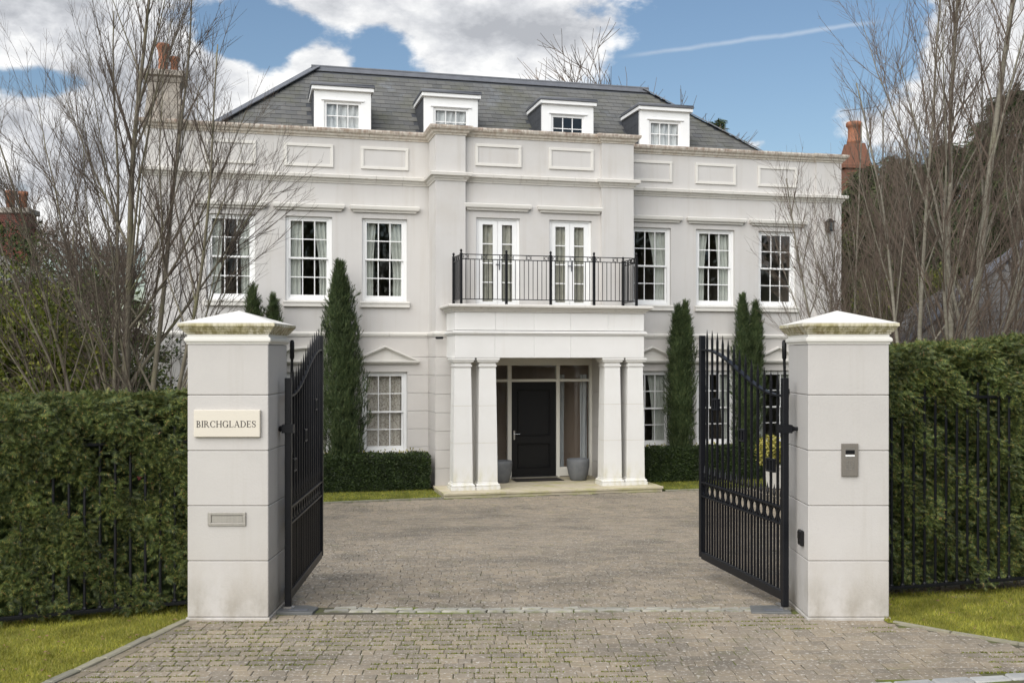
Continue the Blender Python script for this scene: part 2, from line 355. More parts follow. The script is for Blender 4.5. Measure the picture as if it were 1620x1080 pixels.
ASPHALT = mat('asphalt', (.05, .05, .052), (.065, .064, .063), 30, .9, .4, 150)
BARK = mat('bark', (.19, .17, .125), (.12, .105, .078), (22, 22, 7), .9, .4, 40, layers=[((.17, .17, .07), 2.5, .5, .68, .55)])
TWIG = mat('twig', (.105, .083, .064), (.075, .058, .045), 2, .9)
BARK_P = mat('pale_bark', (.25, .232, .185), (.15, .136, .105), (9, 9, 26), .9, .4, 40, layers=[((.15, .15, .07), 2.5, .55, .7, .5)])
TWIG_P = mat('brown_twig', (.135, .103, .080), (.10, .076, .058), 2, .9)
FARTWIG = mat('far_twig', (.15, .115, .09), (.11, .085, .068), .5, .95)
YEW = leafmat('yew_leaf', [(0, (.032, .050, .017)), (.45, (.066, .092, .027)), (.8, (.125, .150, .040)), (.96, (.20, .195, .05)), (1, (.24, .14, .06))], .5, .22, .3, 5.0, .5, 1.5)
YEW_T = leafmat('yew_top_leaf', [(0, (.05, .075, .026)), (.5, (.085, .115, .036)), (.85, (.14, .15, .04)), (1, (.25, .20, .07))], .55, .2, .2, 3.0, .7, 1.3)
CYP = leafmat('cypress_leaf', [(0, (.028, .045, .020)), (.6, (.060, .088, .035)), (1, (.115, .140, .055))], .6, .1, .2, 2.4, .6, 1.4)
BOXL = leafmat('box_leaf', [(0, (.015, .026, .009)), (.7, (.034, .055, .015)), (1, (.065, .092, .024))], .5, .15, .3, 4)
VARI = leafmat('variegated_leaf', [(0, (.10, .13, .02)), (.45, (.38, .33, .07)), (1, (.55, .50, .16))], .5, .2, .3, 4)
EVG = leafmat('evergreen_leaf', [(0, (.022, .034, .012)), (.6, (.055, .078, .022)), (1, (.12, .14, .036))], .55, .15, .25, .7, .45, 1.6)
LAUR = leafmat('laurel_leaf', [(0, (.05, .07, .012)), (.5, (.12, .15, .022)), (1, (.26, .26, .045))], .45, .25, .35, .9, .5, 1.5)
CONI = leafmat('conifer_leaf', [(0, (.026, .040, .020)), (.6, (.058, .080, .034)), (1, (.11, .135, .052))], .6, .1, .2, .6, .5, 1.6)
GRASS = leafmat('grass_blade', [(0, (.15, .17, .030)), (.5, (.27, .275, .045)), (.85, (.38, .35, .05)), (1, (.42, .35, .15))], .6, .3, .2, 3.5, .55, 1.4)
INK = mat('letter_paint', (.035, .03, .028), None, 4, .6)
PLATE = mat('name_stone', (.62, .575, .49), (.59, .545, .465), 3, .6)

# ------------------------------------------------------------------ ground and drive
def sheet(name, xs, ys, zf, m, kind='structure'):
    V = [(x, y, zf(x, y)) for y in ys for x in xs]; n = len(xs)
    F = [(j*n+i, j*n+i+1, (j+1)*n+i+1, (j+1)*n+i) for j in range(len(ys)-1) for i in range(n-1)]
    o = inst(name, np_mesh(name, V, F, m)); props(o, kind=kind); return o
ys_ = [-300, -60, -10, 0, 4, 6, 8, 8.5]+[8.5+.5*i for i in range(1, 26)]+[24, 30, 40, 80, 200, 600]
sheet('ground', [-400, -100, -40, -15, -8, -4, 0, 4, 8, 15, 40, 100, 400], ys_, lambda x, y: gz(x, y)-.07, GROUND)

# outlines worked out from the photograph and the level ground at the gate
def kerb_l(Y): return -2.575-.2207*(8.022-Y)
def kerb_r(Y): return 2.741+1.063*(7.984-Y)+.12*(7.984-Y)**2
def road_y(X): return 6.50+.201*(X-2.344)+.02*min(0, X-2.3)**2*0
def lawn_d(s): return 2.52+.012*max(0, -2-s)**2+.010*max(0, s-3)**2
def house_sd(X, Y):
    dx, dy = X-X0, Y-Z0; return dx*CT+dy*SN, -(-dx*SN+dy*CT)
road = sheet('road', [-60, -10, 10, 60], [-6, 3, 4.6], lambda x, y: -.03+0*x, ASPHALT)
drive = empty('driveway'); props(drive, kind='structure')
bx = [-6.6+.4*i for i in range(38)]; by = [4.5+.25*i for i in range(90)]
def bed_z(x, y): return gz(x, y)-.006
V = []; F = []; idx = {}
def in_drive(X, Y):
    if Y < 8.32: return kerb_l(Y)+.02 < X < kerb_r(Y)-.02 and Y > road_y(X)+.07
    if 8.46 < Y < 8.9: return -2.0 < X < 2.13
    if Y < 8.9: return False
    s, d = house_sd(X, Y)
    if -2.33 < s < 2.64 and d < 2.5: return False
    return -5.6 < X < 7.6 and d > lawn_d(s)+.06
for y0, y1 in zip(by[:-1], by[1:]):
    for x0, x1 in zip(bx[:-1], bx[1:]):
        if any(in_drive(a, b) for a in (x0, x1) for b in (y0, y1)) or (8 < y0 < 8.8 and -2.2 < x0 < 2.2):
            f = []
            for p in ((x0, y0), (x1, y0), (x1, y1), (x0, y1)):
                if p not in idx: idx[p] = len(V); V.append((*p, bed_z(*p)))
                f.append(idx[p])
            F.append(f)
bed = inst('paving_bed', np_mesh('paving_bed', V, F, BED), drive)
# pavers: every one is a small block; the 300 that show largest are pieces of their own
def project(p):
    d = p[1]; return CX+FPX*p[0]/d, CY-FPX*(p[2]-CAM_H)/d
blocks = []
ang = R(2.2); ca, sa = math.cos(ang), math.sin(ang)
ROW = .112
for r in range(int((24.3-5.0)/ROW)):
    yr = 5.0+r*ROW; x = -7+random.random()*.2
    while x < 8.4:
        wdt = random.choice((.09, .13, .13, .17)); xc = x+wdt/2; x += wdt
        X, Y = xc*ca-yr*0*sa, yr+xc*sa*(1 if yr < 8.3 else .35)
        if in_drive(X, Y): blocks.append((X, Y, wdt-.005, ROW-.005))
def paver_geo(w_, h_, jit):
    a, b = w_/2, h_/2; c = .004
    j = (rng.random((4, 2))-.5)*jit
    base = np.array([(-a, -b), (a, -b), (a, b), (-a, b)])+j
    top = base*np.array([(a-c)/a, (b-c)/b])
    V = np.vstack([np.c_[base, np.full(4, -.02)], np.c_[base, np.full(4, -.003)], np.c_[top, np.zeros(4)]])
    F = [(8, 9, 10, 11)]+[(4+i, 4+(i+1) % 4, 8+(i+1) % 4, 8+i) for i in range(4)]+[(i, (i+1) % 4, 4+(i+1) % 4, 4+i) for i in range(4)]
    return V, F
vis = []
for i, (X, Y, a, b) in enumerate(blocks):
    u, v = project((X, Y, gz(X, Y)))
    if Y < 8.3 and 0 < u < 1620 and v < 1085 and not (298 < u < 424 and v < 980): vis.append((-(a*b)/Y**3, i))
vis.sort(); single = {i for _, i in vis[:300]}
kinds = {}
for wdt in (.09, .13, .17):
    for k in range(4):
        Vp, Fp = paver_geo(wdt-.005, ROW-.005, .005); kinds[(round(wdt-.005, 3), k)] = np_mesh('paver', Vp, Fp, PAVER1)
VV, FF, off = [], [], 0
for i, (X, Y, a, b) in enumerate(blocks):
    z = gz(X, Y)+random.uniform(-.002, .002); rz = ang*(1 if Y < 8.3 else .35)+random.gauss(0, .012)
    if i in single:
        inst('paver', kinds[(round(a, 3), random.randrange(4))], drive, (X, Y, z), (random.gauss(0, .006), random.gauss(0, .006), rz))
    else:
        Vp, Fp = paver_geo(a, b, .006); c_, s_ = math.cos(rz), math.sin(rz)
        Vp = np.c_[Vp[:, 0]*c_-Vp[:, 1]*s_+X, Vp[:, 0]*s_+Vp[:, 1]*c_+Y, Vp[:, 2]+z+Vp[:, 0]*random.gauss(0, .006)+Vp[:, 1]*random.gauss(0, .006)]
        VV.append(Vp); FF.append(np.array(Fp)+off); off += 12
o = inst('paver_field', np_mesh('paver_field', np.vstack(VV), np.vstack(FF), PAVER), drive); o['kind'] = 'stuff'

# stone strip across the gateway, two courses of setts
strip = empty('sett_strip', (0, 0, 0)); props(strip, kind='structure')
def sett_geo(l, w_, h, m, rough=.012):
    bm = bmesh.new(); bmesh.ops.create_cube(bm, size=1)
    for v in bm.verts: v.co.x *= l; v.co.y *= w_; v.co.z = v.co.z*h-h/2
    bmesh.ops.bevel(bm, geom=list(bm.edges), offset=min(l, w_)*.10, segments=1, affect='EDGES')
    for v in bm.verts: v.co += Vector((random.uniform(-rough, rough), random.uniform(-rough, rough)*.7, random.uniform(-rough, rough)*.35))
    me = bpy.data.meshes.new('sett'); bm.to_mesh(me); bm.free(); me.materials.append(m); return me
sk = [sett_geo(.165, .062, .05, GRANITE) for _ in range(7)]
MB().box(-1.70, 1.80, 8.325, 8.475, -.05, -.014).build('mortar_bed', BED, strip)
for row, yy in ((0, 8.366), (1, 8.434)):
    x = -1.62+row*.07
    while x < 1.74:
        l = random.uniform(.11, .21); inst('sett', random.choice(sk), strip, (x+l/2, yy+.012*math.sin(x*2.2)+random.uniform(-.005, .005), random.uniform(.002, .014)), (0, 0, random.gauss(0, .04)), (l/.172, 1, 1)); x += l+.006
# cover plates of the underground gate motors
for sx, lab in ((-1, 'worn dark metal cover plate set in the paving below the name-plate pier gate'), (1, 'worn dark metal cover plate set in the paving below the keypad pier gate')):
    xa = 1.83 if sx < 0 else 1.90
    g = MB(); g.slab([(sx*xa-.16, 8.27), (sx*xa+.15, 8.26), (sx*xa+.16, 8.44), (sx*xa+.06, 8.50), (sx*xa-.13, 8.49)], -.02, .016)
    po = empty('motor_cover', (0, 0, 0)); props(po, lab, 'cover plate', 'gate motor cover plates')
    g.build('plate', mat('plate_slate', (.10, .105, .105), (.15, .15, .145), 8, .6, .2, 40), po, bevel=.004)
    MB().box(sx*xa-.05, sx*xa+.10, 8.30, 8.36, .0165, .021).build('lid', LEAD, po, bevel=.002)

# kerbs of the verges
def run(name, pts, l, w_, h, m, group, lab, cat, top=.012, kindsn=5):
    k = empty(name); props(k, lab, cat, group); ms = [sett_geo(l, w_, h, m, .006) for _ in range(kindsn)]
    for a, b in zip(pts[:-1], pts[1:]):
        a, b = Vector(a), Vector(b); n = max(1, round((b-a).length/(l+.008))); d = (b-a)/n
        for i in range(n):
            c = a+d*(i+.5); inst('kerb_stone', random.choice(ms), k, (c.x, c.y, gz(c.x, c.y)+top+random.uniform(-.004, .004)), (0, 0, math.atan2(d.y, d.x)+random.gauss(0, .015)), (d.length/(l+.008), 1, 1))
    return k
run('verge_kerb', [(kerb_l(y)-.03, y) for y in (8.05, 7.3, 6.5, 5.8, 5.0)], .27, .065, .07, KERBS, None, 'weathered grey stone kerb between the verge and drive beside the name-plate pier', 'kerb')
run('verge_edging', [(kerb_r(y)+.02, y) for y in (8.0, 7.7, 7.4, 7.05, 6.75)], .42, .035, .07, KERBS, None, 'thin pale stone edging between the verge and drive beside the keypad pier', 'kerb')
run('road_kerb', [(x, road_y(x)) for x in (-1.5, 0, 1, 2, 3, 4, 5, 7)], .235, .105, .1, GRANITE_W, None, 'line of pale granite kerb blocks where the drive meets the road', 'kerb', .006)
run('soldier_course', [(kerb_l(y)+.05, y) for y in (7.98, 7.3, 6.5, 5.8)], .235, .085, .05, mat('soldier_paver', (.23, .20, .155), (.18, .155, .12), 6, .9, .3, 100, objrand=PR, layers=PL[:3]), None, 'row of buff edging pavers along the verge kerb by the name plate', 'edging', .002)

# ------------------------------------------------------------------ house lawn, strips before the facade
def hpoly_sheet(name, s0, s1, d0, dfun, zoff, m, ns=40, nd=6, kind='structure'):
    V = []; F = []
    for i in range(ns+1):
        s = s0+(s1-s0)*i/ns; d1 = dfun(s)
        for j in range(nd+1):
            p = hw(s, -(d0+(d1-d0)*j/nd)); V.append((p.x, p.y, gz(p.x, p.y)+zoff))
    for i in range(ns):
        for j in range(nd): a = i*(nd+1)+j; F.append((a, a+1, a+nd+2, a+nd+1))
    o = inst(name, np_mesh(name, V, F, m)); props(o, kind=kind); return o
hpoly_sheet('lawn', -9.5, -2.36, -.2, lambda s: lawn_d(s)-.04, .02, LAWN_H)
hpoly_sheet('lawn', 2.67, 12, -.2, lambda s: lawn_d(s)-.04, .02, LAWN_H)
for s0, s1, lab in ((-9.5, -2.36, 'narrow stone edging of the lawn strip with the tall pointed cypress'), (2.67, 11, 'narrow stone edging of the lawn strip with the cream planter')):
    pts = []; n = 12
    for i in range(n+1):
        s = s0+(s1-s0)*i/n; p = hw(s, -lawn_d(s)); pts.append((p.x, p.y))
    run('lawn_edging', pts, .9, .06, .08, KERBS, 'edging stones of the house lawns', lab, 'edging', .03, 3)

# ================================================================== THE HOUSE
H = empty('mansion', (X0, Z0, HZ), TH)
props(H, 'large cream stucco mansion with slate mansard roof, four dormers and columned portico', 'house')
DP, DR = 1.0, .88
A3, A2, A1 = 3.3008, 5.0292, 6.7461
OH = .5243
WZ0, WZ1 = 4.28, 6.211          # upper window openings
GZ0, GZ1 = .78, 2.655           # ground floor window openings
BL, BR = -2.27, 2.47            # the projecting bay
PLR, PRL = pix(736.5, 400, DP)[0], pix(952.5, 400, DP)[0]
def voxel_wall(xs, zs, y0, y1, solid):
    """wall of grid cells with real reveals"""
    g = MB(); nx, nz = len(xs)-1, len(zs)-1
    S = [[solid((xs[i]+xs[i+1])/2, (zs[k]+zs[k+1])/2) for k in range(nz)] for i in range(nx)]
    def at(i, k): return 0 <= i < nx and 0 <= k < nz and S[i][k]
    vid = {}
    def v(i, k, y):
        q = (i, k, y)
        if q not in vid: vid[q] = len(g.v); g.v.append((xs[i], y0 if y == 0 else y1, zs[k]))
        return vid[q]
    for i in range(nx):
        for k in range(nz):
            if not S[i][k]: continue
            g.f.append((v(i, k, 0), v(i+1, k, 0), v(i+1, k+1, 0), v(i, k+1, 0))); g.f.append((v(i, k, 1), v(i, k+1, 1), v(i+1, k+1, 1), v(i+1, k, 1)))
            if not at(i-1, k): g.f.append((v(i, k, 0), v(i, k+1, 0), v(i, k+1, 1), v(i, k, 1)))
            if not at(i+1, k): g.f.append((v(i+1, k, 0), v(i+1, k, 1), v(i+1, k+1, 1), v(i+1, k+1, 0)))
            if not at(i, k-1): g.f.append((v(i, k, 0), v(i, k, 1), v(i+1, k, 1), v(i+1, k, 0)))
            if not at(i, k+1): g.f.append((v(i, k+1, 0), v(i+1, k+1, 0), v(i+1, k+1, 1), v(i, k+1, 1)))
    return g
WALLTOP = 8.06
for sg in (-1, 1):
    cs = [sg*a for a in (A1, A2, A3)]
    lo, hi = (-8.54, BL+.05) if sg < 0 else (BR-.05, 8.54)
    xs = sorted([lo, hi]+[c+e*OH for c in cs for e in (-1, 1)]); zs = [0, GZ0, GZ1, WZ0, WZ1, WALLTOP]
    def solid(x, z, cs=cs): return not (any(abs(x-c) < OH for c in cs) and (GZ0 < z < GZ1 or WZ0 < z < WZ1))
    voxel_wall(xs, zs, 0, .34, solid).build('wall', STUCCO, H)
    x0 = sg*8.54; MB().box(min(x0, x0-sg*.34), max(x0, x0-sg*.34), .345, 9.6, 0, WALLTOP).build('side_wall', STUCCO, H)
    MB().box(min(sg*7.83, sg*8.545), max(sg*7.83, sg*8.545), -.06, -.001, 0, WALLTOP).build('corner_pilaster', STUCCO, H)
MB().box(-8.2, 8.2, 9.3, 9.6, 0, WALLTOP).build('rear_wall', STUCCO, H)
# bay: recessed wall with the two balcony doors, pilasters, flanks
D1 = (pix(753.3, 345, DR)[0], pix(822.7, 345, DR)[0]); D2 = (pix(869.3, 345, DR)[0], pix(936, 345, DR)[0])
DZ0, DZ1 = 4.06, 6.20
PO0, PO1 = -1.19, 1.755         # porch opening
def bsolid(x, z): return not (any(a < x < b for a, b in (D1, D2)) and DZ0 < z < DZ1)
voxel_wall([PLR-.05, D1[0], D1[1], D2[0], D2[1], PRL+.05], [3.40, DZ0, DZ1, WALLTOP], -DR, -DR+.3, bsolid).build('bay_wall', STUCCO, H)
for a, b in ((BL, PLR), (PRL, BR)):
    MB().box(a, b, -DP, .05, 3.40, WALLTOP).build('pilaster', STUCCO, H)
    MB().box(a if a < 0 else PO1, b, -DP, .05, 0, 3.40).build('pilaster', STUCCO, H)
MB().box(PLR, PO0, -DP+.05, .05, 0, 3.40).build('porch_wall', STUCCO, H)
MB().box(PO0, PO1, -DP+.05, .05, 2.99, 3.395).build('porch_lintel', PORT, H)
MB().box(PLR+.001, PRL-.001, -DP+.06, -DR+.3, 3.396, 3.43).build('bay_floor', STUCCO, H)
# rendered courses on the ground floor: proud blocks with open joints between
CZ = [.06, .48, .90, 1.32, 1.74, 2.16, 2.58, 3.0, 3.46]; JT = .012
def courses(spans_fn, y, t, m=ASHLAR):
    for z0, z1 in zip(CZ[:-1], CZ[1:]):
        for a, b, q0, q1 in spans_fn(z0+JT/2, z1-JT/2):
            if b-a > .04 and q1-q0 > .02: MB().box(a, b, y-t, y-.0005, q0, q1).build('render_course', m, H, bevel=.003)
def wing_spans(sg):
    cs = sorted(sg*a for a in (A1, A2, A3)); lo, hi = (-7.83, BL) if sg < 0 else (BR, 7.83)
    def fn(z0, z1):
        out = []
        if z1 <= GZ0 or z0 >= GZ1: return [(lo, hi, z0, z1)]
        q0, q1 = max(z0, GZ0), min(z1, GZ1); e = [lo]+[c+k*OH for c in cs for k in (-1, 1)]+[hi]
        for a, b in zip(e[::2], e[1::2]): out.append((a, b, q0, q1))
        if z0 < GZ0: out.append((lo, hi, z0, GZ0))
        if z1 > GZ1: out.append((lo, hi, GZ1, z1))
        return out
    return fn
for sg in (-1, 1): courses(wing_spans(sg), 0, .014)
courses(lambda a, b: [(BL+.002, PLR-.02, a, b)], -DP, .014); courses(lambda a, b: [(PO1+.02, BR-.002, a, b)], -DP, .014)
for z0, z1 in zip(CZ[:-1], CZ[1:]):
    MB().box(BL-.014, BL-.0005, -DP-.012, -.016, z0+JT/2, z1-JT/2).build('render_course', ASHLAR, H, bevel=.003)
    MB().box(PO1-.014, PO1-.0005, -DP+.075, -.02, z0+JT/2, min(z1, 2.98)-JT/2).build('render_course', ASHLAR, H, bevel=.003)
    MB().box(PO0+.0005, PO0+.014, -DP+.075, -.02, z0+JT/2, min(z1, 2.98)-JT/2).build('render_course', ASHLAR, H, bevel=.003)
# moulded courses: string, cornice and coping follow the breaks of the facade
def wall_path(y0=3.0):
    return [(-8.545, y0), (-8.545, -.06), (-7.83, -.06), (-7.83, 0), (BL, 0), (BL, -DP), (PLR, -DP), (PLR, -DR), (PRL, -DR), (PRL, -DP), (BR, -DP), (BR, 0), (7.83, 0), (7.83, -.06), (8.545, -.06), (8.545, y0)]
def moulding(name, prof, path, m, seg=.72, gap=.005, parent=H):
    """mitred at the corners, long straights split in blocks with fine joints"""
    P = [Vector(p) for p in path]; cur = [P[0]]
    for i in range(len(P)-1):
        a, b = P[i], P[i+1]; L_ = (b-a).length
        if L_ > 1.5*seg:
            n = round(L_/seg)
            for k in range(1, n):
                q = a+(b-a)*k/n; dq = (b-a).normalized()*gap/2
                MB().sweep(prof, [tuple(x) for x in cur]+[tuple(q-dq)]).build(name, m, parent); cur = [q+dq]
        cur.append(b)
    MB().sweep(prof, [tuple(x) for x in cur]).build(name, m, parent)
COP = [(-.3, 8.03), (.02, 8.03), (.03, 8.06), (.07, 8.085), (.085, 8.12), (.13, 8.15), (.15, 8.19), (.15, 8.225), (.10, 8.24), (-.3, 8.25)]
CRN = [(-.02, 6.99), (.02, 6.99), (.03, 7.02), (.06, 7.045), (.075, 7.085), (.13, 7.10), (.14, 7.165), (.13, 7.175), (-.02, 7.205)]
moulding('coping_block', COP, wall_path(), COPING)
moulding('cornice_block', CRN, wall_path(), CORN, .62)
STR = [(-.02, 3.462), (.03, 3.462), (.035, 3.49), (.055, 3.50), (.06, 3.545), (.05, 3.56), (-.02, 3.585)]
moulding('string_course', STR, [(-8.545, 3), (-8.545, -.06), (-7.83, -.06), (-7.83, 0), (BL, 0), (BL, -DP), (-2.02, -DP)], TRIM, .9)
moulding('string_course', STR, [(2.32, -DP), (BR, -DP), (BR, 0), (7.83, 0), (7.83, -.06), (8.545, -.06), (8.545, 3)], TRIM, .9)
# blind panels of the attic storey
def panel(sc_, hw_, z0, z1, y):
    g = MB(); a, b = sc_-hw_, sc_+hw_; t = .065
    g.box(a, b, y-.035, y-.001, z1-t, z1); g.box(a, b, y-.037, y-.001, z0, z0+t); g.box(a, a+t, y-.033, y-.001, z0+t, z1-t); g.box(b-t, b, y-.033, y-.001, z0+t, z1-t)
    f = g.build('attic_panel', TRIM, H, bevel=.004); MB().box(a+t, b-t, y-.012, y-.0015, z0+t, z1-t).build('panel_field', STUCCO, f)
for a in (-A1, -A2, -A3, A3, A2, A1): panel(a, .5505, 7.347, 7.865, 0)
for x in (788.5, 903.6): panel(pix(x, 250, DR)[0], .545, 7.38, 7.885, -DR)
# window hoods and pediments
HOOD = [(-.01, 0), (.025, 0), (.03, .03), (.05, .045), (.085, .06), (.095, .10), (.10, .135), (.085, .15), (-.01, .165)]
def hood(sc_, hw_, z, y):
    return MB().sweep([(o, q+z) for o, q in HOOD], [(sc_-hw_+.08, y+.005), (sc_-hw_+.08, y-.03), (sc_+hw_-.08, y-.03), (sc_+hw_-.08, y+.005)]).build('window_hood', TRIM, H)
for a in (-A1, -A2, -A3, A3, A2, A1): hood(a, .785, 6.345, 0)
for x in (788.3, 903.2): hood(pix(x, 325, DR+.1)[0], .775, 6.36, -DR)
def pediment(sc_, arch):
    y, hw_, z0, zt = -.016, .78, 2.835, 3.262
    n = 14
    if arch: top = [(sc_+hw_*(2*i/n-1), z0+.10+(zt-z0-.10)*math.sqrt(max(0, 1-(2*i/n-1)**2))*.92+.0) for i in range(n+1)]
    else: top = [(sc_-hw_, z0+.09), (sc_, zt), (sc_+hw_, z0+.09)]
    base = MB().sweep([(o*.9, q*.55+z0) for o, q in HOOD], [(sc_-hw_+.07, y+.01), (sc_-hw_+.07, y-.025), (sc_+hw_-.07, y-.025), (sc_+hw_-.07, y+.01)]).build('pediment', TRIM, H)
    g = MB(); th = .075
    for (xa, za), (xb, zb) in zip(top[:-1], top[1:]):
        g.add([(xa, y-.12, za), (xb, y-.12, zb), (xb, y-.12, zb-.035), (xa, y-.12, za-.035), (xa, y-.075, za-.035), (xb, y-.075, zb-.035), (xb, y-.06, zb-th), (xa, y-.06, za-th), (xa, y+.01, za+.01), (xb, y+.01, zb+.01), (xb, y+.01, zb-th), (xa, y+.01, za-th)],
              [(0, 1, 2, 3), (3, 2, 5, 4), (4, 5, 6, 7), (7, 6, 10, 11), (0, 8, 9, 1), (0, 3, 4, 7, 11, 8), (1, 9, 10, 6, 5, 2)])
    g.build('raking_moulding', TRIM, base)
    tp = [(x, z-th+.01) for x, z in top if z-th+.01 > z0+.09]
    MB().prism([(sc_-hw_+.1, z0+.085)]+tp+[(sc_+hw_-.1, z0+.085)], y-.022, y+.005).build('tympanum', TRIM, base)
for a in (-A1, -A3, A3, A1): pediment(a, False)
for a in (-A2, A2): pediment(a, True)

# sash windows
MESHES = {}
def shared(key, fn):
    if key not in MESHES: MESHES[key] = fn()
    return MESHES[key]
def curtain_mesh(w_, h, seed, taper=0, m=CURT, fold=.055, side=0):
    rr = random.Random(seed); n = max(10, int(w_/.022)); V, F = [], []
    nz = 10; ph = rr.random()*6
    for k in range(nz+1):
        z = h*k/nz; tz = 1-k/nz
        for i in range(n+1):
            u = i/n; wd = w_*(1-taper*math.sin(min(1, tz*1.25)*math.pi*.55)); x = u*wd
            if side > 0: x = w_-x
            V.append((x, .03*math.sin(u*w_/fold*2*math.pi*.5+ph+.5*math.sin(k*.5))+.006*math.sin(u*40+k), z))
    for k in range(nz):
        for i in range(n): a = k*(n+1)+i; F.append((a, a+1, a+n+2, a+n+1))
    return np_mesh('curtain', V, F, m, True)
def sash(sc_, z0, z1, hwid, y, sill=True, curtains='pair', zm=None, seed=0, rows=(2, 2), cols=3):
    """box sash window; origin at the middle of the sill line"""
    w2, h = hwid, z1-z0; zm = (zm-z0) if zm else h*.5; key = ('sash', round(w2, 3), round(h, 3), round(zm, 3), rows)
    JB = .075
    def frame():
        g = MB(); g.box(-w2, -w2+JB, .07, .17, 0, h); g.box(w2-JB, w2, .07, .17, 0, h); g.box(-w2+JB, w2-JB, .072, .17, h-.06, h); g.box(-w2+JB, w2-JB, .06, .168, 0, .07)
        return g.mesh('window', WHITE, bevel=.004)
    f = inst('window', shared(key+('f',), frame), H, (sc_, y, z0))
    a, b = -w2+JB, w2-JB; zl0, zl1, zu0, zu1 = .07, zm+.02, zm-.02, h-.06
    for nm, q0, q1, yy, rr_ in (('lower_sash', zl0, zl1, .125, rows[0]), ('upper_sash', zu0, zu1, .085, rows[1])):
        if not rr_: continue
        st = .045; bt = .075 if nm[0] == 'l' else .042; tp = .042
        xs = [a+st+(b-a-2*st)*i/cols for i in range(cols+1)]; zs = [q0+bt+(q1-tp-q0-bt)*i/rr_ for i in range(rr_+1)]
        def sm():
            g = MB(); g.box(a, a+st, yy, yy+.036, q0, q1); g.box(b-st, b, yy, yy+.036, q0, q1); g.box(a+st, b-st, yy-.001, yy+.037, q0, q0+bt); g.box(a+st, b-st, yy-.001, yy+.037, q1-tp, q1)
            return g.mesh(nm, WHITE, bevel=.003)
        inst(nm, shared(key+(nm,), sm), f)
        def gb():
            g = MB()
            for x in xs[1:-1]: g.box(x-.011, x+.011, yy+.004, yy+.03, zs[0], zs[-1])
            for z in zs[1:-1]: g.box(xs[0], xs[-1], yy+.0045, yy+.0295, z-.011, z+.011)
            return g.mesh('glazing_bars', WHITE)
        inst('glazing_bars', shared(key+(nm, 'g'), gb), f)
        pw, phh = xs[1]-xs[0], zs[1]-zs[0]
        pm = shared(key+(nm, 'p'), lambda: MB().box(-pw/2+.002, pw/2-.002, -.002, .002, -phh/2+.002, phh/2-.002).mesh('pane', GLASS))
        for i in range(cols):
            for k in range(rr_):
                inst('pane', pm, f, ((xs[i]+xs[i+1])/2, yy+.018, (zs[k]+zs[k+1])/2), (random.gauss(0, .005), 0, random.gauss(0, .005)))
    if sill:
        sm_ = shared(key+('sill',), lambda: MB().sweep([(-.05, -.13), (.07, -.13), (.07, -.05), (.085, -.04), (.085, -.005), (-.05, .012)], [(-w2-.05, .0), (w2+.05, .0)]).mesh('sill', TRIM, bevel=.003))
        inst('sill', sm_, f)
    ch = h-.05
    if curtains in ('pair', 'left', 'right', 'wide'):
        cw = .42 if curtains != 'wide' else .62
        if curtains != 'right': inst('curtain', curtain_mesh(cw*random.uniform(.7, .95), ch, seed, random.uniform(.1, .4)), f, (-w2+.02, .22, .02))
        if curtains != 'left': inst('curtain', curtain_mesh(cw*(1 if curtains != 'right' else 1.25), ch, seed+5, random.uniform(.15, .45), side=1), f, (w2-.02-cw*(1 if curtains != 'right' else 1.25), .22, .02))
    elif curtains == 'lace': inst('curtain', curtain_mesh(2*w2-.1, ch, seed, 0, LACE, .09), f, (-w2+.05, .215, .02))
    elif curtains == 'net': inst('curtain', curtain_mesh(2*w2-.1, ch, seed, 0, NET, .07), f, (-w2+.05, .27, .02))
    return f
for i, (a, cu) in enumerate(((-A1, 'pair'), (-A2, 'pair'), (-A3, 'pair'), (A3, 'right'), (A2, 'pair'), (A1, 'none'))):
    sash(a, WZ0, WZ1, OH, 0, True, cu, 5.262, 10+i)
for i, (a, cu) in enumerate(((-A1, 'lace'), (-A2, 'lace'), (-A3, 'lace'), (A3, 'right'), (A2, 'pair'), (A1, 'pair'))):
    sash(a, GZ0, GZ1, OH, 0, True, cu, 1.72, 30+i)
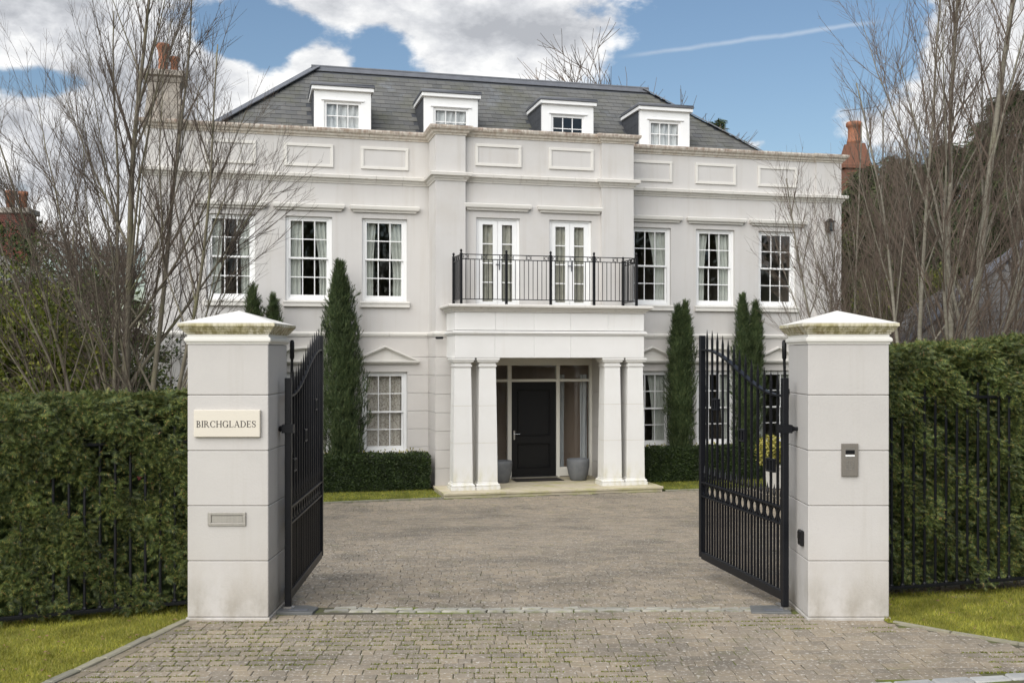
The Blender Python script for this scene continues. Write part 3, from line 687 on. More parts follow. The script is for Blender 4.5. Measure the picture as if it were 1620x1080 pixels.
# balcony doors
def french(a, b, seed):
    c, h, w2 = (a+b)/2, DZ1-DZ0, (b-a)/2
    g = MB(); g.box(-w2, -w2+.06, .06, .15, 0, h); g.box(w2-.06, w2, .06, .15, 0, h); g.box(-w2+.06, w2-.06, .062, .15, h-.05, h)
    f = g.build('balcony_door', WHITE, H, (c, -DR, DZ0), bevel=.004)
    for sg in (-1, 1):
        x0, x1 = (-w2+.062, -.003) if sg < 0 else (.003, w2-.062)
        st = .105; g = MB(); z0_, z1_ = .22, h-.15
        g.box(x0, x0+st, .075, .12, .02, h-.055); g.box(x1-st, x1, .075, .12, .02, h-.055); g.box(x0+st, x1-st, .076, .119, .02, z0_); g.box(x0+st, x1-st, .076, .119, z1_, h-.055)
        for k in range(1, 4): z = z0_+(z1_-z0_)*k/4; g.box(x0+st, x1-st, .082, .112, z-.012, z+.012)
        lf = g.build('door_leaf', WHITE, f, bevel=.003)
        for k in range(4):
            za, zb = z0_+(z1_-z0_)*k/4, z0_+(z1_-z0_)*(k+1)/4
            inst('pane', shared(('fp', round(x1-x0, 2)), lambda: MB().box(-(x1-x0-2*st)/2, (x1-x0-2*st)/2, -.002, .002, -(zb-za)/2+.012, (zb-za)/2-.012).mesh('pane', GLASS)), f, ((x0+x1)/2, .097, (za+zb)/2), (random.gauss(0, .004), 0, random.gauss(0, .004)))
    hd = MB(); hd.box(.03, .06, .062, .076, .95, 1.17); hd.box(-.05, .05, .03, .045, 1.06, 1.085); hd.box(.035, .055, .03, .065, 1.06, 1.085); hd.build('door_handle', LEAD, f, bevel=.002)
    inst('curtain', curtain_mesh(2*w2-.1, h-.08, seed, 0, DRAPE, .07), f, (-w2+.05, .19, .02))
french(*D1, 51); french(*D2, 52)
# rooms behind the glass: floors, partitions, back wall
for z in (.02, 3.42): MB().box(-8.19, 8.19, .36, 9.29, z-.06, z).build('room_floor', WOODF, H)
for z in (3.2, 6.75): MB().box(-8.19, 8.19, .36, 9.29, z, z+.1).build('room_ceiling', ROOM, H)
for z0, z1 in ((.021, 3.199), (3.421, 6.749)):
    MB().box(-8.19, 8.19, 4.6, 4.7, z0, z1).build('room_wall', ROOM, H)
    for s in (-5.9, -4.2, -2.4, 2.62, 4.2, 5.9): MB().box(s-.05, s+.05, .36, 4.59, z0, z1).build('room_wall', ROOM, H)

# roof
RS0, RS1, RY0, RY1, RZ0, RZ1 = -7.58, 7.28, .42, 9.1, 8.0, 10.5
RN = 2.9
TL, TR, TF, TB = RS0+RN, RS1-RN, RY0+RN, RY1-RN
g = MB(); g.add([(RS0, RY0, RZ0), (RS1, RY0, RZ0), (RS1, RY1, RZ0), (RS0, RY1, RZ0), (TL, TF, RZ1), (TR, TF, RZ1), (TR, TB, RZ1), (TL, TB, RZ1)],
                [(0, 1, 5, 4), (1, 2, 6, 5), (2, 3, 7, 6), (3, 0, 4, 7), (4, 5, 6, 7), (3, 2, 1, 0)])
roof = g.build('roof', CHEEK, H)
# parapet gutter floor behind the coping
MB().box(-8.2, 8.2, .345, 9.29, 7.72, 7.80).build('parapet_gutter', LEAD, H)
MB().box(BL+.05, BR-.05, -DR+.305, .342, 7.74, 7.82).build('parapet_gutter', LEAD, H)
PITCH = math.atan2(RZ1-RZ0, RN); SLEN = math.hypot(RZ1-RZ0, RN)
EXP, SWD = .208, .245
DORM = [(-4.892, -3.579), (-2.322, -1.016), (.595, 1.912), (3.145, 4.476)]
def slates(face):
    """face 0 front, 1 left hip, 2 right hip, 3 back -> list of (local position, rotation, width)"""
    out = []
    if face in (0, 3): lo, hi = RS0, RS1
    else: lo, hi = RY0, RY1
    rows = int((SLEN-.12)/EXP)
    for r in range(rows):
        t = (r+.5)*EXP; run_ = t*math.cos(PITCH); z = RZ0+t*math.sin(PITCH); x = lo+(.5*SWD if r % 2 else 0)+random.uniform(-.008, .008)
        while x < hi-run_+.05:
            if lo+run_+.08 < x < hi-run_-.08:
                if face == 0: p = (x, RY0+run_, z); rot = (PITCH, 0, 0)
                elif face == 3: p = (x, RY1-run_, z); rot = (PITCH, 0, math.pi)
                elif face == 1: p = (RS0+run_, x, z); rot = (PITCH, 0, -math.pi/2)
                else: p = (RS1-run_, x, z); rot = (PITCH, 0, math.pi/2)
                hide = face == 0 and any(a-.02 < x < b+.02 and z < 9.22 for a, b in DORM)
                if not hide: out.append((p, rot, r))
            x += SWD
    return out
def slate_geo(w_, l, t=.006):
    a, b = w_/2-.0032, l/2
    return np.array([(-a, -b-.02, t*2.0), (a, -b-.02, t*2.0), (a, b, t*.4), (-a, b, t*.4), (-a, -b-.02, t*.9), (a, -b-.02, t*.9), (a, b, -.001), (-a, b, -.001)]), [(0, 1, 2, 3), (0, 4, 5, 1), (1, 5, 6, 2), (3, 7, 4, 0)]
allsl = [(f, *q) for f in (0, 1, 2, 3) for q in slates(f)]
front = [i for i, q in enumerate(allsl) if q[0] == 0 and q[1][2] > 8.2]
front.sort(key=lambda i: (hw(*allsl[i][1])-cam.location).length); single = set(front[:300])
SV, SF = slate_geo(SWD, EXP); sms = []
for k in range(5):
    V_ = SV.copy(); V_[:2, 2] += random.uniform(-.001, .003); V_[:2, 1] += random.uniform(-.006, .006); V_[4:6, 1] = V_[:2, 1]
    sms.append(np_mesh('slate', V_, SF, SLATE1))
VV, FF, off = [], [], 0
for i, (f, p, rot, r) in enumerate(allsl):
    if i in single: inst('slate', random.choice(sms), roof, p, rot)
    else:
        M_ = np.array(Matrix.Rotation(rot[2], 3, 'Z') @ Matrix.Rotation(rot[0], 3, 'X')); V_ = SV.copy(); V_[:2, 2] += random.uniform(-.001, .003)
        VV.append(V_ @ M_.T+np.array(p)); FF.append(np.array(SF)+off); off += 8
o = inst('slate_field', np_mesh('slate_field', np.vstack(VV), np.vstack(FF), SLATE), roof); o['kind'] = 'stuff'
def strip_board(p, q, up, wd, t, name, m, parent):
    p, q, up = Vector(p), Vector(q), Vector(up).normalized(); d = (q-p).normalized(); sd_ = d.cross(up).normalized(); up = sd_.cross(d)
    g = MB(); a = sd_*wd/2; c = up*t
    g.add([p-a, p+a, q+a, q-a, p-a+c, p+a+c, q+a+c, q-a+c], [(0, 3, 2, 1), (4, 5, 6, 7), (0, 1, 5, 4), (1, 2, 6, 5), (2, 3, 7, 6), (3, 0, 4, 7)])
    return g.build(name, m, parent, bevel=.006)
fn = (0, -math.sin(PITCH), math.cos(PITCH))
for q in ((RS0, RY0, TL, TF), (RS1, RY0, TR, TF), (RS0, RY1, TL, TB), (RS1, RY1, TR, TB)):
    sgx = -1 if q[0] < 0 else 1; sgy = -1 if q[1] < 3 else 1
    strip_board((q[0], q[1], RZ0+.012), (q[2], q[3], RZ1+.012), (sgx*.5, sgy*.5, .9), .34, .028, 'hip_flashing', LEAD, roof)
strip_board((TL-.1, TF-.09, RZ1-.055), (TR+.1, TF-.09, RZ1-.055), fn, .24, .026, 'ridge_flashing', LEAD, roof)
MB().tube([(TL-.12, TF+.0, RZ1+.03), (TR+.12, TF+.0, RZ1+.03)], .05, 8).build('ridge_roll', LEAD, roof)
# dormers
for k, (a, b) in enumerate(DORM):
    c, w2 = (a+b)/2, (b-a)/2; yf = .35; zt = 9.21; zb = 7.90; wa = .425; wz0, wz1 = 8.30, 8.95
    g = voxel_wall([-w2, -wa, wa, w2], [zb, wz0, wz1, zt], 0, .12, lambda x, z: not (abs(x) < wa and wz0 < z < wz1))
    dm_ = g.build('dormer', WHITE, H, (c, yf, 0), bevel=.004)
    for sg in (-1, 1):
        x = sg*w2; MB().box(min(x, x-sg*.05), max(x, x-sg*.05), .121, 1.75, zb, zt-.001).build('dormer_cheek', CHEEK, dm_)
        for r in range(7):
            z = 8.02+r*.17; x_ = sg*(w2+.001); run_ = (z+.1-RZ0)/math.tan(PITCH)+.12
            n = max(1, int(run_/.24))
            for j in range(n): MB().box(min(x_, x_+sg*.008), max(x_, x_+sg*.008), .125+j*.24+.003, .125+(j+1)*.24-.003, z+.002, z+.168).build('cheek_slate', CHEEK, dm_)
    g = MB(); g.box(-w2-.06, w2+.06, -.08, .0, zt-.01, zt+.075); g.box(-w2-.06, -w2, 0, 1.3, zt-.01, zt+.075); g.box(w2, w2+.06, 0, 1.3, zt-.01, zt+.075); g.build('dormer_fascia', WHITE, dm_, bevel=.004)
    rf = MB().box(-w2-.085, w2+.085, -.11, 1.35, zt+.076, zt+.115).build('dormer_roof', LEAD, dm_, bevel=.01)
    MB().tube([(-w2-.07, -.07, zt+.125), (w2+.07, -.07, zt+.125)], .035, 8).build('lead_roll', LEAD, dm_, smooth=True)
    for sg in (-1, 1): MB().tube([(sg*(w2+.05), -.08, zt+.13), (sg*(w2+.05), 1.25, zt+.13)], .03, 8).build('lead_roll', LEAD, dm_, smooth=True)
    MB().box(-wa-.07, wa+.07, -.03, -.001, wz1+.02, wz1+.05).build('window_drip', WHITE, dm_, bevel=.003)
    # casement 3 x 2
    g = MB(); t = .055; h = wz1-wz0
    g.box(-wa, -wa+t, .03, .09, wz0, wz1); g.box(wa-t, wa, .03, .09, wz0, wz1); g.box(-wa+t, wa-t, .031, .09, wz1-t, wz1); g.box(-wa+t, wa-t, .031, .09, wz0, wz0+t)
    for i in (1, 2): x = -wa+t+(2*wa-2*t)*i/3; g.box(x-.011, x+.011, .045, .075, wz0+t, wz1-t)
    zc = (wz0+wz1)/2; g.box(-wa+t, wa-t, .0455, .0745, zc-.011, zc+.011); g.build('dormer_window', WHITE, dm_, bevel=.003)
    pw, ph_ = (2*wa-2*t)/3, (h-2*t)/2
    for i in range(3):
        for j in range(2): inst('pane', shared('dp', lambda: MB().box(-pw/2+.01, pw/2-.01, -.002, .002, -ph_/2+.01, ph_/2-.01).mesh('pane', GLASS)), dm_, (-wa+t+pw*(i+.5), .06, wz0+t+ph_*(j+.5)), (random.gauss(0, .006), 0, random.gauss(0, .006)))
    if k != 2: inst('curtain', curtain_mesh(2*wa-.1, h, 70+k, 0, NET, .08), dm_, (-wa+.05, .13, wz0+.0))
    MB().box(-w2+.051, w2-.051, 1.0, 1.05, zb, zt-.02).build('dormer_back', ROOM, dm_)

# chimney on the gable
ch = empty('chimney', (-8.22, .95, 0), 0, H)
g = MB(); prof = [(.42, 8.0), (.41, 8.5), (.385, 8.7), (.35, 9.0), (.345, 9.22)]
for (r0, z0), (r1, z1) in zip(prof[:-1], prof[1:]): g.frustum(0, 0, z0, z1, r0, r0, r1, r1)
stk = g.build('stack', STONEC, ch, bevel=.006)
MB().sweep([(-.3, 9.22), (.02, 9.22), (.05, 9.28), (.05, 9.33), (.12, 9.36), (.12, 9.46), (.08, 9.49), (-.3, 9.52)], [(-.345, .345), (-.345, -.345), (.345, -.345), (.345, .345)], True).build('chimney_cap', STONEC, ch)
for px_, sc__ in ((-.04, 1.0), (.2, .62)):
    pr = [(.125, 9.5), (.125, 9.56), (.11, 9.6), (.10, 9.8), (.105, 9.95), (.12, 10.02), (.15, 10.08), (.155, 10.14), (.14, 10.17), (.08, 10.17), (.08, 9.9)]
    MB().lathe([(r*(1 if sc__ == 1 else .85), 9.5+(z-9.5)*sc__) for r, z in pr], 16, px_, 0 if sc__ == 1 else .12).build('chimney_pot', TERRA, ch, smooth=True)

# portico
PC = .155
STPH, EH = 2.475, 2.18
yF = -2.05
MB().box(PC-STPH, PC+STPH, -2.42, -DP-.001, -.06, .052).build('porch_step', STEP, H, bevel=.006)
nx = 7
for i in range(nx):
    a, b = PC-STPH-.02+(2*STPH+.04)*i/nx, PC-STPH-.02+(2*STPH+.04)*(i+1)/nx
    for j, (ya, yb) in enumerate(((-2.45, -1.95), (-1.95, -DP+.02))): MB().box(a+.002, b-.002, ya+.002, yb-.002, .0525, .10).build('paving_slab', STEP, H, bevel=.004)
MB().box(PO0+.001, PO1-.001, -DP+.021, .05, -.02, .098).build('porch_floor', STEP, H)
def column(s, y):
    c = empty('column', (s, y, .10), 0, H); HB = 2.88
    sq = lambda r: [(-r, r), (-r, -r), (r, -r), (r, r)]
    g = MB(); g.box(-.27, .27, -.27, .27, 0, .07); g.sweep([(-.2, .0705), (.045, .0705), (.055, .10), (.045, .125), (.02, .135), (.02, .16), (.008, .175), (-.2, .175)], sq(.205), True); g.build('column_base', PCOL, c, bevel=.003)
    zb = [.176, 1.02, 1.835, 2.66]
    for z0, z1 in zip(zb[:-1], zb[1:]):
        r = lambda z: .215-.032*((z-.17)/2.5)**1.3
        g = MB(); n = 4
        for k in range(n):
            q0, q1 = z0+.003+(z1-z0-.006)*k/n, z0+.003+(z1-z0-.006)*(k+1)/n; g.frustum(0, 0, q0, q1, r(q0), r(q0), r(q1), r(q1))
        bm = None; g.build('shaft_block', PCOL, c)
        if z1 < 2.6: g2 = MB(); g2.box(-r(z1)+.006, r(z1)-.006, -r(z1)+.006, r(z1)-.006, z1-.01, z1+.01); g2.build('bed_joint', STEP, c)
    g = MB(); g.sweep([(-.15, 2.661), (.0, 2.661), (.0, 2.685), (.018, 2.69), (.022, 2.72), (.0, 2.728), (.0, 2.77), (.045, 2.79), (.05, 2.80), (.05, 2.822), (.072, 2.835), (.072, HB-.001), (-.15, HB-.001)], sq(.184), True); g.build('capital', PCOL, c, bevel=.002)
for off_ in (-1.995, -1.44, 1.445, 1.995): column(PC+off_, -1.79)
# entablature in blocks with fine open joints
a0, a1 = PC-EH, PC+EH
def blocks_row(z0, z1, y, name, joints):
    e = [a0]+[pix(x, 540, -yF)[0] for x in joints]+[a1]
    for p, q in zip(e[:-1], e[1:]): MB().box(p+.0015, q-.0015, y, y+.22, z0, z1).build(name, PORT, H, bevel=.002)
    for s0, sg in ((a0, 1), (a1, -1)): MB().box(min(s0, s0+sg*.22), max(s0, s0+sg*.22), y+.223, -DP-.018, z0, z1).build(name, PORT, H, bevel=.002)
blocks_row(2.985, 3.478, yF, 'architrave_block', (783, 845, 903))
blocks_row(3.586, 3.985, yF+.001, 'frieze_block', (784, 845, 903, 962))
moulding('portico_string', [(-.2, 3.479), (.02, 3.479), (.03, 3.50), (.055, 3.52), (.055, 3.555), (.03, 3.57), (-.2, 3.585)], [(a0, -DP-.016), (a0, yF), (a1, yF), (a1, -DP-.016)], PORT, 1.05, .003)
moulding('balcony_cornice', [(-.25, 3.986), (.03, 3.986), (.035, 4.01), (.07, 4.025), (.085, 4.06), (.15, 4.08), (.165, 4.10), (.165, 4.135), (.13, 4.15), (-.25, 4.152)], [(a0, -DP-.016), (a0, yF), (a1, yF), (a1, -DP-.016)], CORN, .75, .004)
MB().box(a0+.21, a1-.21, yF+.22, -DP-.02, 2.99, 3.05).build('porch_ceiling', PORT, H)
MB().box(a0+.23, a1-.23, yF+.24, -DR-.001, 4.06, 4.14).build('balcony_floor', CORN, H)
MB().tube([(BL-.0, -DP-.1, 3.43), (BL+.1, -DP-.3, 3.43)], .03, 8).build('overflow_pipe', BLACK, H)
# entrance screen: frame, panes, door
DY = -.02
zt0, zt1, ztop = 2.405, 2.47, 2.80
m1, m2 = (-.375, -.275), (.838, .925)
g = MB(); g.box(PO0, PO1, DY-.03, DY+.08, ztop, 2.99); g.box(PO0, PO0+.06, DY-.03, DY+.08, .10, ztop); g.box(PO1-.075, PO1, DY-.03, DY+.08, .10, ztop)
g.box(m1[0], m1[1], DY-.031, DY+.08, .10, ztop); g.box(m2[0], m2[1], DY-.031, DY+.08, .10, ztop)
for a, b in ((PO0+.06, m1[0]), (m1[1], m2[0]), (m2[1], PO1-.075)): g.box(a, b, DY-.029, DY+.08, zt0, zt1)
for a, b in ((PO0+.06, m1[0]), (m2[1], PO1-.075)): g.box(a, b, DY-.02, DY+.06, .12, .34)
scr = g.build('entrance_frame', CREAMP, H, bevel=.004)
for a, b in ((PO0+.06, m1[0]), (m1[1], m2[0]), (m2[1], PO1-.075)): MB().box(a, b, DY+.02, DY+.026, zt1, ztop).build('pane', GLASS, scr)
for a, b in ((PO0+.06, m1[0]), (m2[1], PO1-.075)): MB().box(a, b, DY+.02, DY+.026, .34, zt0).build('pane', GLASS, scr)
g = MB(); d0, d1 = m1[1]+.004, m2[0]-.004
g = voxel_wall([d0, d0+.14, d1-.14, d1], [.13, .33, .93, 1.10, 2.22, zt0-.004], DY-.005, DY+.05, lambda x, z: not (d0+.14 < x < d1-.14 and (.33 < z < .93 or 1.10 < z < 2.22)))
dr = g.build('front_door', DOORB, H, bevel=.003)
for z0, z1 in ((.33, .93), (1.10, 2.22)):
    a, b = d0+.14, d1-.14
    MB().box(a, b, DY+.018, DY+.04, z0, z1).build('door_panel', DOORB, dr)
    g = MB(); e_ = .035
    for (xa, xb, za, zb) in ((a, b, z0, z0+e_), (a, b, z1-e_, z1), (a, a+e_, z0+e_, z1-e_), (b-e_, b, z0+e_, z1-e_)): g.box(xa, xb, DY-.014, DY+.02, za, zb)
    g.build('panel_moulding', DOORB, dr, bevel=.010)
g = MB(); g.box(d0+.045, d0+.085, DY-.018, DY-.005, 1.02, 1.24); g.tube([(d0+.065, DY-.01, 1.16), (d0+.065, DY-.06, 1.16), (d0+.19, DY-.06, 1.155)], .011, 8); g.build('door_handle', CHROME, dr)
MB().box(d0-.02, d1+.02, DY-.09, DY+.06, .099, .128).build('threshold', STEEL, H, bevel=.003)
# hall behind the glass
MB().box(-1.9, 2.2, 1.15, 1.2, .021, 3.19).build('hall_wall', mat('hall_timber', (.43, .32, .25), (.37, .275, .215), (3, 3, .6), .6), H)
for s in (-.95, 1.05, 1.66): inst('hall_curtain', curtain_mesh(.2, 2.45, int(s*50), .1, mat('grey_drape', (.52, .53, .55), None, 4, .9)), H, (s-.1, .35, .12))

# balcony railing
rl = empty('balcony_railing', (0, 0, 4.15), 0, H)
PS = [-1.877+1.013*i for i in range(5)]; RF, RB = -1.98, -1.08
def rpost():
    g = MB(); g.box(-.027, .027, -.027, .027, 0, 1.10); g.lathe([(.036, 1.10), (.036, 1.115), (.014, 1.125), (.024, 1.15), (.03, 1.17), (.022, 1.195), (.004, 1.205)], 10); return g.mesh('post', BLACK)
for s in PS: inst('post', shared('rpost', rpost), rl, (s, RF, 0))
for s in (PS[0], PS[-1]): inst('post', shared('rpost', rpost), rl, (s, RB, 0))
spans = [((a, RF), (b, RF)) for a, b in zip(PS[:-1], PS[1:])]+[((PS[0], RF), (PS[0], RB)), ((PS[-1], RF), (PS[-1], RB))]
def rring():
    V_, F_ = [], []; n = 16
    for k in range(n):
        t = 2*math.pi*k/n
        for r, yy in ((.042, -.006), (.042, .006), (.034, .006), (.034, -.006)): V_.append((r*math.cos(t), yy, r*math.sin(t)))
    for k in range(n):
        for j in range(4): F_.append((4*k+j, 4*k+(j+1) % 4, 4*((k+1) % n)+(j+1) % 4, 4*((k+1) % n)+j))
    return np_mesh('ring', V_, F_, BLACK)
for (xa, ya), (xb, yb) in spans:
    L_ = math.hypot(xb-xa, yb-ya); rz = math.atan2(yb-ya, xb-xa)
    for z in (1.09, .985, .115): MB().box(.027, L_-.027, -.011 if z > .2 else -.012, .011 if z > .2 else .012, z-.009, z+.009).build('rail', BLACK, rl, (xa, ya, 0), (0, 0, rz))
    n = 9 if L_ > 1 else 8
    for i in range(1, n+1):
        t = L_*i/(n+1); inst('baluster', shared('bal', lambda: MB().box(-.0065, .0065, -.0065, .0065, .12, .98).mesh('baluster', BLACK)), rl, (xa+(xb-xa)*t/L_, ya+(yb-ya)*t/L_, 0), (0, 0, rz))
    for t in ((.10, .5, .90) if L_ > 1 else (.14, .38, .62, .86)):
        for e_ in (-.055, .055):
            inst('rail_stay', shared('stay', lambda: MB().box(-.006, .006, -.006, .006, .994, 1.081).mesh('rail_stay', BLACK)), rl, (xa+(xb-xa)*t+math.cos(rz)*e_, ya+(yb-ya)*t+math.sin(rz)*e_, 0), (0, 0, rz))
        inst('ring', shared('rring', rring), rl, (xa+(xb-xa)*t, ya+(yb-ya)*t, 1.0375), (0, 0, rz))
# lantern on the right-hand corner, door mat, pots
ls, lz = pix(1312, 357, .15)
wl_ = empty('wall_lantern', hw(ls, -.06, lz-.16), TH); wl_.scale = (.75, .75, .75); props(wl_, 'small black glazed wall lantern on the stucco corner beside the last upper window', 'lantern')
MB().box(-.05, .05, -.03, .0, .0, .3).build('back_plate', BLACK, wl_, bevel=.004); g = MB()
for a in (-.1, .1):
    for b in (-.26, -.06): g.box(a-.012, a+.012, b-.012, b+.012, .05, .33)
g.box(-.12, .12, -.28, -.04, .02, .05); g.frustum(0, -.16, .33, .45, .15, .15, .03, .03); g.build('lantern_cage', BLACK, wl_, bevel=.003)
MB().box(-.095, .095, -.25, -.07, .055, .325).build('lantern_glass', glassmat('lantern_glass', 2, (.6, .6, .58)), wl_)
p = hw((d0+d1)/2-.08, -.52, .101); dmat = empty('door_mat', p, TH); props(dmat, 'dark rubber door mat on the porch floor in front of the black door', 'door mat')
MB().box(-.5, .58, -.22, .22, 0, .018).build('mat_field', RUBBER, dmat, bevel=.005); MB().box(-.54, .62, -.26, .26, 0, .010).build('mat_border', BLACK, dmat, bevel=.003)
for x, yb, lab in ((916, 759, 'round grey planter standing clear on the porch beside the right-hand side light'), (793, 764, 'round grey planter half hidden behind a portico column')):
    s, _ = pix(x, yb, .85); po = empty('grey_planter', hw(s, -.78, .10), TH); props(po, lab, 'planter', 'grey planters on the porch')
    pr = [(.17, 0), (.19, .02), (.235, .16), (.265, .32), (.272, .44), (.265, .50), (.25, .505), (.235, .50), (.24, .42)]
    MB().lathe(pr, 32).build('bowl', GREYPOT, po, smooth=True); MB().lathe([(.232, .41), (.232, .43)], 24).build('soil', SOIL, po)

# ================================================================== GATEWAY
PW = .6155; PY = 8.08
PIERST = mat('pier_render', (.495, .474, .450), (.46, .44, .418), 2.2, .8, .2, 55, layers=[((.36, .32, .26), (3, 3, 1.2), .40, .7, .55, .66, .2), ((.22, .195, .15), (5, 5, 3), .42, .66, .75, .34, .02), ((.34, .40, .36), (2.3, 2.3, 1.3), .66, .8, .25), ((.39, .365, .32), (8, 8, .45), .56, .76, .35)], objrand=[(0, (.94, .94, .93)), (1, (1.03, 1.03, 1.03))])
CAPST = mat('pier_cap_stone', (.70, .67, .60), (.65, .61, .53), 3, .8, .1, 50, layers=[((.42, .37, .16), (3, 3, 3), .35, .6, .7, 2.30, 2.25), ((.20, .17, .06), (30, 30, 2.0), .42, .58, .8, 2.262, 2.235), ((.20, .10, .05), (6, 6, 1.2), .60, .70, .7, 2.27, 2.2)])
CAPTOP = mat('pier_cap_top', (.72, .70, .65), (.66, .64, .585), 4, .75, .05, 50)
def pier(x0, lab):
    P = empty('gate_pier', (x0+PW/2, PY+PW/2, 0)); props(P, lab, 'gate pier', 'rendered gate piers'); r = PW/2
    zs = [.02, .448, .868, 1.287, 1.71, 2.098]
    MB().box(-r+.012, r-.012, -r+.012, r-.012, -.1, 2.09).build('pier_core', PIERST, P)
    MB().box(-r-.012, r+.012, -r-.012, r+.012, -.1, .019).build('pier_plinth', PIERST, P, bevel=.004)
    for z0, z1 in zip(zs[:-1], zs[1:]): MB().box(-r, r, -r, r, z0+.002, z1-.002).build('stone_block', PIERST, P, bevel=.005)
    sq = lambda q: [(-q, q), (-q, -q), (q, -q), (q, q)]
    MB().sweep([(-.1, 2.099), (.006, 2.099), (.006, 2.11), (.014, 2.113), (.02, 2.122), (.02, 2.14), (.012, 2.15), (.002, 2.154), (.002, 2.174), (-.1, 2.174)], sq(r), True).build('necking', CAPTOP, P, smooth=False)
    cp = MB().sweep([(-.1, 2.1745), (.010, 2.1745), (.014, 2.186), (.026, 2.192), (.030, 2.20), (.042, 2.215), (.052, 2.228), (.060, 2.234), (.060, 2.257), (-.1, 2.257)], sq(r), True).build('cap_moulding', CAPST, P)
    q = r+.059; MB().add([(-q, -q, 2.2575), (q, -q, 2.2575), (q, q, 2.2575), (-q, q, 2.2575), (0, 0, 2.366)], [(0, 1, 4), (1, 2, 4), (2, 3, 4), (3, 0, 4), (3, 2, 1, 0)]).build('cap_pyramid', CAPTOP, P)
    return P
LX, RX = -1.980, 2.132
pier(LX-PW, 'square cream rendered gate pier bearing the engraved name plate and letter slot')
pier(RX, 'square cream rendered gate pier bearing the steel entry keypad')
def fpx(x, y, Z=PY): return (x-CX)/FPX*Z, CAM_H-(y-CY)/FPX*Z
# name plate with incised serif capitals
xa, zb = fpx(308.3, 690.7); xb, zt = fpx(412.9, 648)
sg_ = empty('name_plate', ((xa+xb)/2, PY, (zb+zt)/2)); props(sg_, 'cream stone house name plate lettered BIRCHGLADES on the gate pier', 'sign')
MB().box(-(xb-xa)/2, (xb-xa)/2, -.03, -.0005, -(zt-zb)/2, (zt-zb)/2).build('plate', PLATE, sg_, bevel=.004)
def letter(ch_):
    """serif capital in a box of height 1; returns polygons and advance"""
    P = []; T, t = .15, .055
    def rect(x0, x1, z0, z1): P.append([(x0, z0), (x1, z0), (x1, z1), (x0, z1)])
    def stem(x, z0=0, z1=1, both=True):
        rect(x-T/2, x+T/2, z0, z1)
        if z0 == 0: rect(x-T/2-.09, x+T/2+.09, 0, .045)
        if z1 == 1: rect(x-T/2-.09, x+T/2+.09, .955, 1)
    def bowl(cx, cz, rx, rz, a0, a1, n=16, tk=T, th=t):
        for i in range(n):
            u, v = R(a0+(a1-a0)*i/n), R(a0+(a1-a0)*(i+1)/n)
            P.append([(cx+rx*math.cos(u), cz+rz*math.sin(u)), (cx+rx*math.cos(v), cz+rz*math.sin(v)), (cx+(rx-tk)*math.cos(v), cz+(rz-th)*math.sin(v)), (cx+(rx-tk)*math.cos(u), cz+(rz-th)*math.sin(u))])
    def diag(x0, z0, x1, z1, w_): P.append([(x0-w_/2, z0), (x0+w_/2, z0), (x1+w_/2, z1), (x1-w_/2, z1)])
    if ch_ == 'I': stem(.17); return P, .34
    if ch_ == 'B':
        stem(.17); bowl(.32, .75, .30, .25, -90, 90); bowl(.34, .265, .36, .265, -90, 90); rect(.2, .34, .945, 1); rect(.2, .36, .475, .53); rect(.2, .36, 0, .055); return P, .78
    if ch_ == 'R':
        stem(.17); bowl(.32, .73, .32, .27, -90, 90); rect(.2, .34, .945, 1); rect(.2, .34, .46, .515); diag(.80, 0, .42, .48, T*1.05); rect(.68, .95, 0, .045); return P, .92
    if ch_ == 'C': bowl(.5, .5, .46, .52, 42, 318, 26); rect(.81, .85, .66, .98); rect(.81, .85, .08, .26); return P, .94
    if ch_ == 'G': bowl(.5, .5, .46, .52, 42, 318, 26); rect(.81, .85, .66, .98); stem(.84, .05, .46); rect(.68, .98, .42, .46); return P, 1.02
    if ch_ == 'H': stem(.17); stem(.80); rect(.2, .8, .47, .53); return P, .97
    if ch_ == 'L': stem(.17); rect(.2, .68, 0, .055); P.append([(.66, 0), (.72, .26), (.68, .26), (.60, .05)]); return P, .74
    if ch_ == 'A': diag(.14, 0, .47, 1, .06); diag(.80, 0, .47, 1, T*1.05); rect(.25, .66, .32, .375); rect(.02, .28, 0, .045); rect(.64, .96, 0, .045); return P, .97
    if ch_ == 'D': stem(.17); bowl(.36, .5, .54, .5, -90, 90, 20); rect(.2, .38, .945, 1); rect(.2, .38, 0, .055); return P, .96
    if ch_ == 'E':
        stem(.17); rect(.2, .66, .945, 1); rect(.2, .56, .475, .53); rect(.2, .68, 0, .055); rect(.63, .67, .78, .98); rect(.54, .57, .38, .63); P.append([(.66, 0), (.72, .26), (.68, .26), (.60, .05)]); return P, .76
    if ch_ == 'S':
        pts = [(.60, .80), (.52, .94), (.36, .98), (.18, .92), (.12, .76), (.20, .62), (.37, .52), (.54, .41), (.62, .25), (.55, .09), (.38, .02), (.20, .06), (.12, .22)]; wd = [.05, .05, .06, .09, .12, .14, .16, .14, .12, .09, .06, .05, .05]
        for i in range(len(pts)-1):
            a, b = Vector(pts[i]), Vector(pts[i+1]); d = (b-a).normalized(); n = Vector((-d.y, d.x)); e_ = d*.01
            P.append([tuple(a-e_+n*wd[i]/2), tuple(b+e_+n*wd[i+1]/2), tuple(b+e_-n*wd[i+1]/2), tuple(a-e_-n*wd[i]/2)])
        rect(.60, .64, .66, .97); rect(.08, .12, .04, .34); return P, .72
tx0, tz0 = fpx(312.4, 675.2); tx1, tz1 = fpx(406.6, 665)
wd = [letter(c)[1] for c in 'BIRCHGLADES']; hh = tz1-tz0; kx = (tx1-tx0)/(sum(wd)+.06*10); x = tx0-(xa+xb)/2
